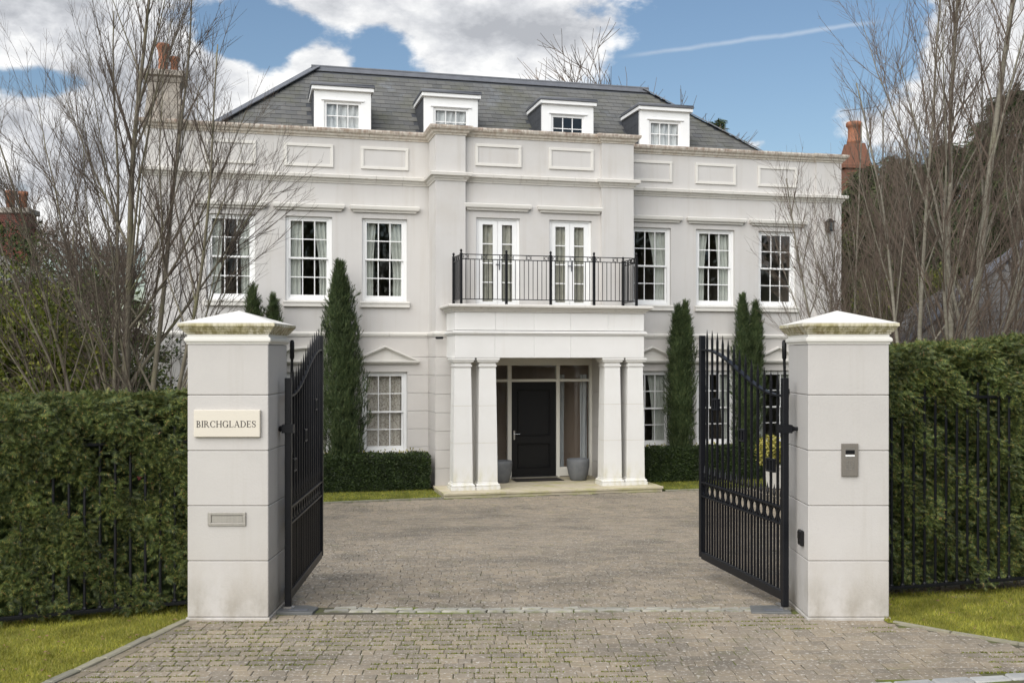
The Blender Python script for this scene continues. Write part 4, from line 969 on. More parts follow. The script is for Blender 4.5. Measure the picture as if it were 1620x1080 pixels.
for k, c in enumerate('BIRCHGLADES'):
    g = MB(); polys, adv = letter(c)
    for j, pl in enumerate(polys): g.prism([(x+px_*kx, tz0-(zb+zt)/2+pz*hh) for px_, pz in pl], -.0312-.00004*j, -.0298)
    g.build('letter', INK, sg_); x += (adv+.06)*kx
# letter slot
xa, zb = fpx(329.3, 831); xb, zt = fpx(389.3, 809.7)
lb = empty('letter_slot', ((xa+xb)/2, PY, (zb+zt)/2)); props(lb, 'brushed steel letter slot set into the gate pier below the name plate', 'letterbox'); a, b = (xb-xa)/2, (zt-zb)/2
g = MB(); g.box(-a, a, -.012, -.0005, b-.022, b); g.box(-a, a, -.012, -.0005, -b, -b+.022); g.box(-a, -a+.026, -.0118, -.0005, -b+.022, b-.022); g.box(a-.026, a, -.0118, -.0005, -b+.022, b-.022); g.build('slot_frame', STEEL, lb, bevel=.002)
MB().box(-a+.027, a-.027, -.005, -.0006, -b+.023, b-.026).build('flap', STEEL, lb, bevel=.001)
# keypad
xa, zb = fpx(1330.6, 752.7); xb, zt = fpx(1356.8, 701)
kp = empty('entry_keypad', ((xa+xb)/2, PY, (zb+zt)/2)); props(kp, 'slim brushed steel intercom keypad panel mounted on the gate pier', 'intercom'); a, b = (xb-xa)/2, (zt-zb)/2
KST = mat('keypad_steel', (.27, .245, .215), (.23, .21, .185), (80, 80, 3), .45, metal=.6)
MB().box(-a, a, -.02, -.0005, -b, b).build('panel', KST, kp, bevel=.003)
MB().box(-a*.55, a*.55, -.0215, -.0195, b*.36, b*.60).build('camera_window', BLACK, kp); MB().box(-a*.55, a*.55, -.0215, -.0195, b*.22, b*.31).build('name_strip', WHITE, kp); MB().box(-a*.55, a*.2, -.0212, -.0195, b*.09, b*.17).build('speaker_grille', STEEL, kp); MB().box(-a*.55, a*.55, -.0212, -.0195, b*.64, b*.72).build('light_bar', STEEL, kp)
for i in range(3):
    for j in range(4): MB().box(-a*.42+i*a*.36, -a*.42+i*a*.36+a*.16, -.0218, -.0195, -b*.15-j*b*.15, -b*.08-j*b*.15).build('key', STEEL, kp)
# small black sensor on the inner flank of the keypad pier
sx_ = RX; sy = sx_*FPX/(1270-CX); _, sz = fpx(1270, 850, sy)
ss = empty('gate_sensor', (RX, sy, sz)); props(ss, 'small black infrared sensor box on the inner side of the keypad pier', 'sensor')
MB().box(-.03, -.0005, -.05, .05, -.06, .06).build('sensor_body', BLACK, ss, bevel=.008); MB().box(-.034, -.0302, -.035, .035, -.005, .045).build('sensor_lens', DOORB, ss)
# beacons behind the piers
for x, lab in ((1, 'black tubular gate aerial mounted behind the keypad pier'), (-1, 'black tubular gate aerial mounted behind the name-plate pier')):
    X_ = RX-.02 if x > 0 else LX+.03; Y_ = PY+PW+.06
    gb = empty('gate_aerial', (X_, Y_, 1.3)); props(gb, lab, 'aerial', 'aerials behind the gate piers')
    MB().lathe([(.012, .68), (.019, .69), (.019, .82), (.012, .84)], 12).build('aerial_tube', BLACK, gb, smooth=True)
    MB().tube([(0, 0, 0), (0, 0, .30), (.006*x, 0, .5), (0, 0, .68)], .012, 6).build('conduit', BLACK, gb); MB().box(-.02, .02, -.10, .0, .40, .44).build('bracket', BLACK, gb)

# gates
GL = 1.80
def gate_leaf(hx, hy, fx, fy, lab):
    rz = math.atan2(fy-hy, fx-hx); L_ = math.hypot(fx-hx, fy-hy)
    G = empty('driveway_gate', (hx, hy, 0), rz); props(G, lab, 'gate', 'open driveway gates')
    top = lambda u: 1.70+.375*(1-math.cos(math.pi*min(1, max(0, (u-.06)/(L_-.12)))))/2
    MB().box(-.025, .025, -.025, .025, .03, 1.835).build('hinge_stile', GATE, G, bevel=.004)
    MB().box(L_-.026, L_+.026, -.026, .026, .09, 2.205).build('lock_stile', GATE, G, bevel=.004)
    MB().box(.025, L_-.026, -.022, .022, .075, .145).build('bottom_rail', GATE, G, bevel=.003)
    for z in (.805, .675): MB().box(.025, L_-.026, -.022, .022, z-.008, z+.008).build('middle_rail', GATE, G, bevel=.002)
    n = 26; g = MB(); us = [.03+(L_-.06)*i/n for i in range(n+1)]
    for u0, u1 in zip(us[:-1], us[1:]): g.add([(u0, -.022, top(u0)-.016), (u0, .022, top(u0)-.016), (u0, .022, top(u0)), (u0, -.022, top(u0)), (u1, -.022, top(u1)-.016), (u1, .022, top(u1)-.016), (u1, .022, top(u1)), (u1, -.022, top(u1))], [(0, 1, 5, 4), (1, 2, 6, 5), (2, 3, 7, 6), (3, 0, 4, 7)])
    g.add([(us[0], -.022, top(us[0])-.016), (us[0], .022, top(us[0])-.016), (us[0], .022, top(us[0])), (us[0], -.022, top(us[0]))], [(0, 1, 2, 3)])
    g.build('top_rail', GATE, G)
    nb = 13; sp = L_/(nb+1)
    for i in range(1, nb+1):
        u = sp*i; z = top(u); g = MB(); g.box(-.009, .009, -.009, .009, .15, z+.095); g.frustum(0, 0, z+.095, z+.185, .009, .009, .001, .001); g.build('bar', GATE, G, (u, 0, 0))
    def dog():
        g = MB(); g.box(-.0075, .0075, -.0075, .0075, .15, .667); g.box(-.0075, .0075, -.0075, .0075, .813, .86); g.lathe([(.012, .86), (.012, .868), (.006, .872), (.011, .885), (.014, .90), (.009, .935), (.001, .975)], 8); return g.mesh('dog_bar', GATE)
    for i in range(nb+1): inst('dog_bar', shared('dog', dog), G, (sp*(i+.5), 0, 0))
    def gring():
        V_, F_ = [], []; m = 18
        for k in range(m):
            t = 2*math.pi*k/m
            for r, yy in ((.056, -.008), (.056, .008), (.046, .008), (.046, -.008)): V_.append((r*math.cos(t), yy, r*math.sin(t)))
        for k in range(m):
            for j in range(4): F_.append((4*k+j, 4*k+(j+1) % 4, 4*((k+1) % m)+(j+1) % 4, 4*((k+1) % m)+j))
        return np_mesh('ring', V_, F_, GATE)
    for i in range(nb+1): inst('ring', shared('gring', gring), G, (sp*(i+.5), 0, .74))
    for u, z in ((sp*2, 1.12), (sp*6.5, 1.32), (sp*11.3, 1.56)):
        g = MB(); g.box(-.065, .065, -.016, .016, -.055, -.040); g.box(-.065, .065, -.016, .016, .040, .055); g.box(-.065, -.050, -.0155, .0155, -.04, .04); g.box(.050, .065, -.0155, .0155, -.04, .04); g.box(-.012, .012, -.0155, .0155, -.04, .04); g.build('scroll_box', GATE, G, (u, 0, z), bevel=.002)
    # hinge collar reaching back to the pier
    sgn = 1 if math.sin(rz)*0+hx < 0 else -1
    reach = .13 if hx > 0 else .10
    bk = Vector((1 if hx > 0 else -1, 0, 0)); bk.rotate(Matrix.Rotation(-rz, 3, 'Z'))
    g = MB(); g.box(-.045, .045, -.045, .045, 1.40, 1.465); q = Vector((0, 0, 1.432)); g.tube([q+bk*.03, q+bk*.05, q+bk*.06, q+bk*.08, q+bk*(reach-.025), q+bk*(reach-.012), q+bk*(reach)], [.016, .016, .026, .016, .016, .036, .036], 12); g.build('hinge', GATE, G)
    g = MB(); g.box(-.045, .12, -.03, .03, .0, .03); g.lathe([(.05, -.02), (.05, .02), (.03, .03)], 12); g.build('floor_pivot', STEEL, G)
    return G
gate_leaf(2.03, 8.40, 1.665, 10.16, 'black wrought iron gate leaf standing half open, hinged beside the keypad pier')
gate_leaf(-1.905, 8.42, -2.0, 10.20, 'black wrought iron gate leaf seen edge-on, hinged beside the name-plate pier')

# railings with the hedges behind them
def railing(pts, top, lab, name='railing'):
    rr_ = empty(name, (*pts[0], 0)); props(rr_, lab, 'railing', 'black railings beside the gate'); o_ = Vector((*pts[0], 0))
    bm_ = shared(('rb', top), lambda: MB().tube([(0, 0, .08), (0, 0, top)], .011, 8).mesh('bar', GATE, smooth=False)); cm = shared('rcol', lambda: MB().lathe([(.02, .095), (.02, .108), (.013, .118)], 8).mesh('collar', GATE))
    for a, b in zip(pts[:-1], pts[1:]):
        a, b = Vector(a), Vector(b); d = (b-a); L_ = d.length; d.normalize(); rz = math.atan2(d.y, d.x)
        for z in (.085, top-.12): MB().box(0, L_, -.018, .018, z-.012, z+.012).build('rail', GATE, rr_, (a.x-o_.x, a.y-o_.y, 0), (0, 0, rz), bevel=.002)
        n = int(L_/.108)
        for i in range(n):
            c = a+d*(.06+.108*i); inst('bar', bm_, rr_, (c.x-o_.x, c.y-o_.y, 0)); inst('collar', cm, rr_, (c.x-o_.x, c.y-o_.y, 0))
FLP = [(-2.60, 8.33), (-3.87, 7.77), (-6.0, 6.82)]; FRP = [(2.75, 8.72), (4.29, 9.20), (6.6, 9.92)]
railing(FLP, 1.46, 'black iron railing bars swallowed by the lower yew hedge next to the name-plate pier')
railing(FRP, 1.78, 'black iron railing bars in front of the taller yew hedge next to the keypad pier')
# yew spray template: two ranks of needles on a drooping twig
def spray_T(n, ln, sweep_, wd):
    T, Fc = [], []
    for i in range(n):
        x = .08+.86*i/n; l = ln*(1-.55*(i/n)**2)
        for sg in (-1, 1):
            b = len(T); T += [(x-wd, 0, -.25*x*x), (x+wd, 0, -.25*x*x), (x+sweep_, sg*l, -.25*(x+sweep_)**2-.03)]; Fc.append((b, b+1, b+2))
    b = len(T); T += [(.90, -.03, -.2), (.90, .03, -.2), (1.12, 0, -.3)]; Fc.append((b, b+1, b+2))
    return np.array(T), np.array(Fc)
YT, YF = spray_T(6, .34, .17, .066)
def lump(p, f1=5.0, f2=11.0):
    return .5*np.sin(p[:, 0]*f1+1.3*np.sin(p[:, 2]*f1*.8))*np.cos(p[:, 2]*f1*1.1+p[:, 1]*2)+.5*np.sin(p[:, 0]*f2+p[:, 2]*f2*.9+2)
def hedge(pts, h0, h1, thick, lab, dens_front, name='yew_hedge', bottom=.07, fo=-.01):
    Hh = empty(name, (*pts[0], 0)); props(Hh, lab, 'hedge', 'yew hedges beside the gate'); o_ = np.array((*pts[0], 0.0))
    allP, allA, allU, allS = [], [], [], []; tP, tA, tU, tS = [], [], [], []
    Ltot = sum((Vector(b)-Vector(a)).length for a, b in zip(pts[:-1], pts[1:])); done = 0
    for a, b in zip(pts[:-1], pts[1:]):
        a, b = np.array((*a, 0.0)), np.array((*b, 0.0)); L_ = np.linalg.norm(b-a); d = (b-a)/L_; back = np.array((-d[1], d[0], 0)); back = back if back[1] > 0 else -back
        hA, hB = h0+(h1-h0)*done/Ltot, h0+(h1-h0)*(done+L_)/Ltot; done += L_
        near = 1.0 if done < 2.6 else .45
        n = int(L_*(h0+h1)/2*dens_front*near); u = rng.random(n)*L_; hz = hA+(hB-hA)*u/L_; v = bottom+(hz-bottom)*rng.random(n)**.92; pu = np.clip((v-(hz-.62))/.25, 0, 1)
        rnd = np.clip((v-(hz-.22))/.22, 0, 1); dep = np.abs(rng.normal(0, .06, n))+.10*rnd**2
        p = a+d*u[:, None]+back*(fo-.07*pu+dep)[:, None]; p[:, 2] = v
        lp = lump(p); p -= back*(lp*.055)[:, None]
        keep = rng.random(n) < np.where(lp > -.25, 1, .22); p, v, rnd = p[keep], v[keep], rnd[keep]; n = len(p)
        ax = d*rng.normal(0, .9, n)[:, None]-back*(.35+.5*rng.random(n))[:, None]; ax[:, 2] += rng.normal(-.15, .45, n)+.25*rnd
        up = -back*.75+rng.normal(0, .35, (n, 3)); up[:, 2] += .65
        allP.append(p); allA.append(ax); allU.append(up); allS.append(rng.uniform(.045, .09, n))
        n = int(L_*thick*dens_front*1.25*near); u = rng.random(n)*L_; hz = hA+(hB-hA)*u/L_; w_ = rng.random(n)*thick
        p = a+d*u[:, None]+back*(.05+w_)[:, None]; ed = np.minimum(w_, thick-w_); p[:, 2] = hz-.16*np.clip(1-ed/.16, 0, 1)**2+.02*lump(p, 3, 7)-np.abs(rng.normal(0, .025, n))
        ax = rng.normal(0, 1, (n, 3)); ax[:, 2] = .35+.3*rng.random(n); up = rng.normal(0, .4, (n, 3)); up[:, 2] += 1
        tP.append(p); tA.append(ax); tU.append(up); tS.append(rng.uniform(.05, .09, n))
        # stems and a dark twiggy heart
        g = MB(); m = int(L_/.16)
        for i in range(m):
            q = a+d*(.1+.16*i)+back*(.28+.1*random.random())-o_; tz = hA+(hB-hA)*i/m
            pts_ = [Vector(q)+Vector((random.gauss(0, .03), random.gauss(0, .03), z)) for z in np.linspace(-.05, tz-.2, 5)]; g.tube(pts_, [.02, .017, .014, .01, .006], 5)
        g.build('stem', TWIG, Hh)
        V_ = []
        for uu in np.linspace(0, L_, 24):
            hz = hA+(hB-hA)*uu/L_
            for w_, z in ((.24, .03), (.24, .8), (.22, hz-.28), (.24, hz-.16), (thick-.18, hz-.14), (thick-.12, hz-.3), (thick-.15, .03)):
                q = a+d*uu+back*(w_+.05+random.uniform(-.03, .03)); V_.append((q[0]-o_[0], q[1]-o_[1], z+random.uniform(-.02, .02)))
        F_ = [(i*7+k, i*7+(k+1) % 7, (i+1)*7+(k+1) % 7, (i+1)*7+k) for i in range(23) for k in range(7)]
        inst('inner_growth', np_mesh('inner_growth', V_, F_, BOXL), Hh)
    V_, F_ = scatter(YT, YF, np.vstack(allP)-o_, np.vstack(allA), np.vstack(allU), np.concatenate(allS)); inst('foliage', np_mesh('foliage', V_, F_, YEW), Hh)
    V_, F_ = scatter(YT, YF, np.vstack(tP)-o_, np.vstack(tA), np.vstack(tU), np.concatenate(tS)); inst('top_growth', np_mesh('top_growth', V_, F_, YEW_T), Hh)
    return Hh
hedge(FLP, 1.69, 1.64, .75, 'lower clipped yew hedge behind railings, running up to the name-plate pier', 4600)
hedge(FRP, 2.03, 2.3, .75, 'taller clipped yew hedge behind railings, running up to the keypad pier', 4300, fo=.04)
# pink camellia flowers showing through the lower hedge
cam_ = empty('camellia', (-3.4, 8.75, 0)); props(cam_, 'pink flowers of a camellia glimpsed through the lower yew hedge', 'shrub')
g = MB()
for i in range(26):
    t = random.random(); q = Vector((-2.75-1.1*t+3.4, 8.40-.49*t-8.75+random.uniform(.02, .10), random.uniform(.95, 1.42)))
    for k in range(6):
        a = k*math.pi/3+random.random(); r = random.uniform(.008, .018); g.add([q, q+Vector((math.cos(a)*r-.004, -.006, math.sin(a)*r)), q+Vector((math.cos(a+.9)*r, -.009, math.sin(a+.9)*r)), q+Vector((math.cos(a+.45)*r*1.6, -.002, math.sin(a+.45)*r*1.6))], [(0, 1, 3), (0, 3, 2)])
g.build('flower', mat('camellia_pink', (.55, .06, .09), (.62, .16, .18), 30, .5), cam_, fix=False)

# verges: turf and blades
def verge(poly_fn, name):
    V_, F_ = [], []; n, m = 24, 30
    for j in range(m+1):
        for i in range(n+1):
            X_, Y_ = poly_fn(i/n, j/m); V_.append((X_, Y_, gz(X_, Y_)+.006+.008*math.sin(X_*5+Y_*3)*math.sin(Y_*4)))
    for j in range(m):
        for i in range(n): a = j*(n+1)+i; F_.append((a, a+1, a+n+2, a+n+1))
    o = inst(name, np_mesh(name, V_, F_, LAWN, True)); props(o, kind='structure')
def fence_y(X_, P):
    for (x0, y0), (x1, y1) in zip(P[:-1], P[1:]):
        if min(x0, x1) <= X_ <= max(x0, x1): return y0+(y1-y0)*(X_-x0)/(x1-x0)
    return P[-1][1]
def vl(u, v, off=-.02):
    Y0_ = 8.05-v*3.3; Y_ = Y0_
    for _ in range(4):
        xr = kerb_l(Y_)+off; X_ = xr+(-6-xr)*u; yf = fence_y(max(-6, min(-2.6, X_)), FLP)+.22; Y_ = Y0_+(yf-8.05)*(1-v)
    return X_, Y_
def vr(u, v):
    v2 = v; X_ = 2.70+u*3.9; yb = fence_y(min(6.6, max(2.75, X_)), FRP)+.25
    yl = max(road_y(X_)+.1, 7.985-(max(0, X_-2.78))/1.12) if X_ > 2.75 else 7.98; return X_, yb+(yl-yb)*v2
verge(vl, 'verge'); verge(vr, 'verge')
BT = np.array([(-.5, 0, 0), (.5, 0, 0), (.15, .25, 1.0)]); BF = np.array([(0, 1, 2)])
def blades(fn, n, name, hmin, hmax, wdt, mt, back=False):
    P_ = []
    for _ in range(n):
        u, v = rng.random(), rng.random(); P_.append(fn(u, v))
    P_ = np.array([(x, y, gz(x, y)+.008) for x, y in P_]); n = len(P_)
    h = rng.uniform(hmin, hmax, n); a = rng.random(n)*6.283; ln = rng.normal(0, .45, (n, 2))
    b0 = np.c_[np.cos(a)*wdt, np.sin(a)*wdt, np.zeros(n)]; tip = P_+np.c_[ln*h[:, None], h]
    V_ = np.stack([P_-b0, P_+b0, tip], 1).reshape(-1, 3); F_ = np.arange(3*n).reshape(-1, 3)
    o = inst(name, np_mesh(name, V_, F_, mt)); return o
def near(fn, lim):
    def f(u, v):
        while True:
            q = fn(rng.random(), rng.random())
            if lim(*q): return q
    return f
props(blades(near(lambda u, v: vl(u, v, -.062), lambda x, y: x > -4.4 and y > 5.9), 30000, 'grass', .008, .036, .0024, GRASS), 'short mossy grass of the verge in front of the lower hedge', 'grass', kind='stuff')
props(blades(near(vr, lambda x, y: x < 5.2), 30000, 'grass', .008, .038, .0024, GRASS), 'short mossy grass of the verge in front of the taller hedge', 'grass', kind='stuff')
def hl(u, v):
    s = -7+u*4.6; d = .9+v*(lawn_d(s)-1.0); p = hw(s, -d); return p.x, p.y
def hr(u, v):
    s = 2.7+u*6; d = .9+v*(lawn_d(s)-1.0); p = hw(s, -d); return p.x, p.y
props(blades(hl, 14000, 'grass', .03, .06, .006, GRASS), 'mown grass of the house lawn with the tall pointed cypress', 'grass', kind='stuff')
props(blades(hr, 14000, 'grass', .03, .06, .006, GRASS), 'mown grass of the house lawn with the cream planter', 'grass', kind='stuff')
# moss tufts in the joints of the forecourt
mn = 12000; P_ = []
while len(P_) < mn:
    r = random.randrange(int(3.3/ROW)); yr = 5.0+(r-.5)*ROW; xx = random.uniform(-3.2, 3.6); X_, Y_ = xx*ca, yr+xx*sa
    f = math.sin(X_*1.7+1)*math.sin(Y_*2.1)+math.sin(X_*.9-Y_*1.3)
    if in_drive(X_, Y_) and Y_ > 6.3 and f > -.1+.7*math.sin(X_*5.3+Y_*4.1)*math.sin(X_*3.1-Y_*7.7): P_.append((X_, Y_+random.gauss(0, .004), -.006))
P_ = np.array(P_); n = len(P_); a = rng.random(n)*6.283; h = rng.uniform(.008, .017, n); b0 = np.c_[np.cos(a)*.007, np.sin(a)*.007, np.zeros(n)]
V_ = np.stack([P_-b0, P_+b0, P_+np.c_[rng.normal(0, .004, (n, 2)), h]], 1).reshape(-1, 3)
props(inst('joint_moss', np_mesh('joint_moss', V_, np.arange(3*n).reshape(-1, 3), leafmat('moss', [(0, (.10, .13, .012)), (1, (.21, .22, .025))], .8, .2))), 'bright green moss growing in the joints of the forecourt paving', 'moss', kind='stuff')

# ================================================================== PLANTS BY THE HOUSE
LT = np.array([(0, 0, 0), (.5, .22, .05), (1, 0, 0), (.5, -.22, .05)]); LF = np.array([(0, 1, 2, 3)])
def box_hedge(s0, s1, lab):
    Bx = empty('box_hedge', hw((s0+s1)/2, -.75, 0), TH); props(Bx, lab, 'hedge', 'clipped box hedges under the windows'); hl_, hd, ht = (s1-s0)/2, .38, .80
    n = int((s1-s0)*5200); f = rng.random(n); u = rng.uniform(-hl_, hl_, n)
    P_ = np.empty((n, 3)); N_ = np.zeros((n, 3)); fr = f < .55; tp = (f >= .55) & (f < .9); en = f >= .9
    P_[:, 0] = u
    P_[fr, 1] = -hd; P_[fr, 2] = rng.uniform(.02, ht, fr.sum()); N_[fr] = (0, -1, 0)
    P_[tp, 1] = rng.uniform(-hd, hd, tp.sum()); P_[tp, 2] = ht; N_[tp] = (0, 0, 1)
    sg = np.where(rng.random(n) < .5, -1, 1); P_[en, 0] = (sg*hl_)[en]; P_[en, 1] = rng.uniform(-hd, hd, en.sum()); P_[en, 2] = rng.uniform(.02, ht, en.sum()); N_[en, 0] = sg[en]
    P_ += N_*(.025*lump(P_, 4, 13)+np.abs(rng.normal(0, .018, n))*-1+.01)[:, None]
    ax = N_*.4+rng.normal(0, .8, (n, 3)); up = N_+rng.normal(0, .6, (n, 3)); up[:, 2] += .4
    V_, F_ = scatter(LT, LF, P_, ax, up, rng.uniform(.035, .065, n)); inst('foliage', np_mesh('foliage', V_, F_, BOXL), Bx)
    MB().box(-hl_+.05, hl_-.05, -hd+.05, hd-.05, .0, ht-.05).build('inner_growth', BOXL, Bx)
    # stray yellow variegated shoots along the rear of the top
    m = int((s1-s0)*70); P2 = np.c_[rng.uniform(-hl_, hl_, m), rng.uniform(.15, hd+.1, m), ht+rng.uniform(-.02, .07, m)]; V_, F_ = scatter(LT, LF, P2, rng.normal(0, 1, (m, 3))+np.array((0, 0, .6)), rng.normal(0, 1, (m, 3))+np.array((0, -.5, 1)), rng.uniform(.04, .08, m)); inst('yellow_shoots', np_mesh('yellow_shoots', V_, F_, VARI), Bx)['kind'] = 'stuff'
    return Bx
box_hedge(-7.3, -2.42, 'low dark box hedge below the lace-curtained windows')
box_hedge(2.78, 8.0, 'low dark box hedge beside the pillared porch, running behind the half-open gate')
# feathery cypress sprays
CT_, CF_ = spray_T(4, .22, .30, .07)
def cypress(s, d, h, wmax, lab, tips=((0, 1.0),), seed=1, lean=0, dens=1.0, base=.25):
    rr_ = np.random.default_rng(seed); p0 = hw(s, -d, 0); C_ = empty('cypress', p0, TH); props(C_, lab, 'cypress', 'columnar cypresses against the facade')
    n = int(5200*h/4.3*dens); t = rr_.random(n)**.85; P_, A_, U_, S_ = [], [], [], []
    prof = lambda t: np.interp(t, [0, .06, .2, .45, .7, .88, 1], [.55, .8, .97, 1, .74, .38, .04])
    ti = rr_.integers(0, len(tips), n); ox = np.array([q[0] for q in tips])[ti]; th_ = np.array([q[1] for q in tips])[ti]
    z = base+(h*th_-base)*t; a = rr_.random(n)*6.283
    wl2 = wmax/2/(1 if len(tips) == 1 else 1.45)
    rad = wl2*prof(t)*(1+.20*np.sin(a*3+z*2.6+seed)+.17*np.sin(a*7-z*5+seed)+.10*np.sin(a*2+z*9))*(1-.30*rr_.random(n)**2.2)
    P_ = np.c_[ox*np.clip(z/h*1.2, 0, 1)*1+lean*z+rad*np.cos(a), rad*np.sin(a)*.85, z]
    A_ = np.c_[np.cos(a)*.42, np.sin(a)*.42, np.full(n, 1.0)]+rr_.normal(0, .28, (n, 3)); U_ = np.c_[np.cos(a), np.sin(a), np.full(n, .1)]+rr_.normal(0, .3, (n, 3))
    V_, F_ = scatter(CT_, CF_, P_, A_, U_, rr_.uniform(.10, .21, n)); inst('crown', np_mesh('crown', V_, F_, CYP), C_)
    # stray shoots that break the outline
    m = 60; t = rr_.random(m)*.85; a = rr_.random(m)*6.283; z = base+h*t; P2 = np.repeat(np.c_[wl2*prof(t)*np.cos(a)*.95+lean*z, wl2*prof(t)*np.sin(a)*.8, z], 14, 0); ax = np.repeat(np.c_[np.cos(a)*.75, np.sin(a)*.75, np.full(m, .8)], 14, 0)
    P2 += ax*rr_.random((m*14, 1))*.17; V_, F_ = scatter(CT_, CF_, P2, ax+rr_.normal(0, .35, (m*14, 3)), rr_.normal(0, 1, (m*14, 3)), rr_.uniform(.06, .12, m*14)); inst('outer_shoots', np_mesh('outer_shoots', V_, F_, CYP), C_)
    g = MB()
    for ox_, th2 in tips: g.tube([(0, 0, -.05), (ox_*.5, 0, h*.3), (ox_, 0, h*th2*.8)], [.06, .045, .012], 7)
    g.build('trunk', BARK, C_)
    # shaded inner growth
    V2 = []; k_ = 10
    for ox_, th2 in tips:
        b0 = len(V2)
    m = int(1800*dens); t = rr_.random(m)*.93; tj = rr_.integers(0, len(tips), m); oxx = np.array([q[0] for q in tips])[tj]; tt = np.array([q[1] for q in tips])[tj]; z = base+(h*tt-base)*t; a = rr_.random(m)*6.283; r_ = wl2*prof(t)*.6*np.sqrt(rr_.random(m)); P3 = np.c_[oxx*np.clip(z/h*1.2, 0, 1)+lean*z+r_*np.cos(a), r_*np.sin(a), z]
    V_, F_ = scatter(CT_, CF_, P3, np.c_[rr_.normal(0, .4, (m, 2)), np.ones(m)], rr_.normal(0, 1, (m, 3)), np.full(m, .26)); inst('inner_growth', np_mesh('inner_growth', V_, F_, CYP), C_)
    return C_
cypress(-4.27, .55, 5.04, .92, 'tall pointed dark green cypress between the first-floor sash windows left of the porch', ((-.05, 1.0),), 3, -.012)
cypress(-6.05, .55, 4.48, .9, 'twin-tipped cypress whose tops show above the name-plate pier', ((-.22, 1.0), (.22, .95)), 5)
cypress(3.84, .55, 4.24, .80, 'bushy cypress between the first two windows right of the porch', ((-.06, .98), (.13, 1.0)), 8)
cypress(5.62, .55, 4.46, .85, 'forked two-pointed cypress behind the half-open gate', ((-.11, 1.0), (.24, .96)), 11)
# cream urn planter with a yellow variegated shrub
u = (1226-CX)/FPX; uz = 24.2
pl = empty('cream_planter', (u*uz, uz, gz(u*uz, uz)+.02), TH); props(pl, 'square cream stone planter with a yellow variegated shrub on the lawn strip', 'planter')
MB().frustum(0, 0, 0, .46, .14, .14, .165, .165).build('planter_body', TRIM, pl, bevel=.006); MB().box(-.19, .19, -.19, .19, .46, .52).build('planter_rim', TRIM, pl, bevel=.008)
m = 900; v = rng.normal(0, 1, (m, 3)); v /= np.linalg.norm(v, axis=1, keepdims=True); P_ = v*np.array((.30, .30, .36))*(.55+.45*rng.random((m, 1)))+np.array((-.12, 0, .83)); V_, F_ = scatter(LT, LF, P_, v+rng.normal(0, .5, (m, 3)), v+rng.normal(0, .5, (m, 3)), rng.uniform(.06, .11, m)); inst('foliage', np_mesh('foliage', V_, F_, VARI), pl)

# garden wall running off the far corner of the house
gw = empty('garden_wall', tuple(hw(-8.6, .6, 0)), TH); props(gw, 'plain rendered garden wall with flat coping adjoining the house behind the bare tree', 'wall')
MB().box(-4.2, .0, 0, .3, 0, 3.55).build('wall_face', STUCCO, gw); 
for i in range(5): MB().box(-4.2+.84*i+.003, -4.2+.84*(i+1)-.003, -.06, .36, 3.551, 3.67).build('coping_stone', CORN, gw, bevel=.008)

# ------------------------------------------------------------------ bare trees
def bare_tree(name, loc, lab, seed, leaders, limbs, bark, twig, group=None, spread=1.0, twigs=1.0, top=9.0, cat='tree'):
    rr_ = random.Random(seed); T_ = empty(name, loc); props(T_, lab, cat, group); gt, gc = MB(), MB()
    def grow(p, d, L_, r0, r1, seg, up, wob):
        pts, rad = [p.copy()], [r0]; d = d.normalized(); st = L_/seg
        for i in range(seg):
            d = (d+Vector((rr_.gauss(0, wob), rr_.gauss(0, wob), up))).normalized(); p = p+d*st; pts.append(p.copy()); rad.append(r0+(r1-r0)*(i+1)/seg)
        return pts, rad
    def at(pts, rad, t):
        k = t*(len(pts)-1); i = min(int(k), len(pts)-2); f = k-i; return pts[i].lerp(pts[i+1], f), (pts[i+1]-pts[i]).normalized(), rad[i]*(1-f)+rad[i+1]*f
    def branches(pts, rad, L_, lvl):
        n = int((4.8*L_+3)*twigs) if lvl == 1 else int(9.0*L_*twigs+3)
        for k in range(n):
            t = rr_.uniform(.16, .98); p, d, r = at(pts, rad, t); a = rr_.random()*6.283; ang_ = rr_.uniform(.26, .58) if lvl == 1 else rr_.uniform(.3, .75)
            x = d.orthogonal().normalized(); y = d.cross(x); nd = d*math.cos(ang_)+(x*math.cos(a)+y*math.sin(a))*math.sin(ang_)
            if lvl == 1:
                l = L_*rr_.uniform(.22, .52)*(1.1-.6*t)+.18; r_ = min(r*.5, .0055+.0042*l); q, rq = grow(p, nd, l, r_, .0020, 6, .045, .055); gc.tube(q, rq, 4, False); branches(q, rq, l, 2)
            else:
                l = rr_.uniform(.12, .48)*(1.15-.5*t); q, rq = grow(p, nd, l, min(r*.8, .0032), .0012, 3, .05, .07); gc.tube(q, rq, 3, False)
    for (dx, dy, h, r) in leaders:
        q, rq = grow(Vector((dx*.12, dy*.12, -.1)), Vector((dx*.10, dy*.10, 1)), h, r, .008, 16, .02, .03); gt.tube(q, rq, 9)
        nl = int(limbs*h/9)
        for k in range(nl):
            t = .04+.74*((k+rr_.random())/nl)**1.15; p, d, r_ = at(q, rq, t); a = rr_.random()*6.283; ang_ = rr_.uniform(.25, .80)*(1.05-.55*t)*spread
            nd = Vector((math.cos(a)*math.sin(ang_), math.sin(a)*math.sin(ang_), math.cos(ang_))); l = (h*(1-t))*rr_.uniform(.42, .72)+.3
            q2, rq2 = grow(p, nd, l, min(r_*.5, .006+.0062*l), .003, 11, .034, .036); gt.tube(q2, rq2, 6, False); branches(q2, rq2, l, 1)
        branches(q[6:], rq[6:], h*.5, 1)
    gt.build('trunk', bark, T_, fix=False, smooth=True); gc.build('crown', twig, T_, fix=False); return T_
def at_px(x, Z): return ((x-CX)/FPX*Z, Z, gz((x-CX)/FPX*Z, Z))
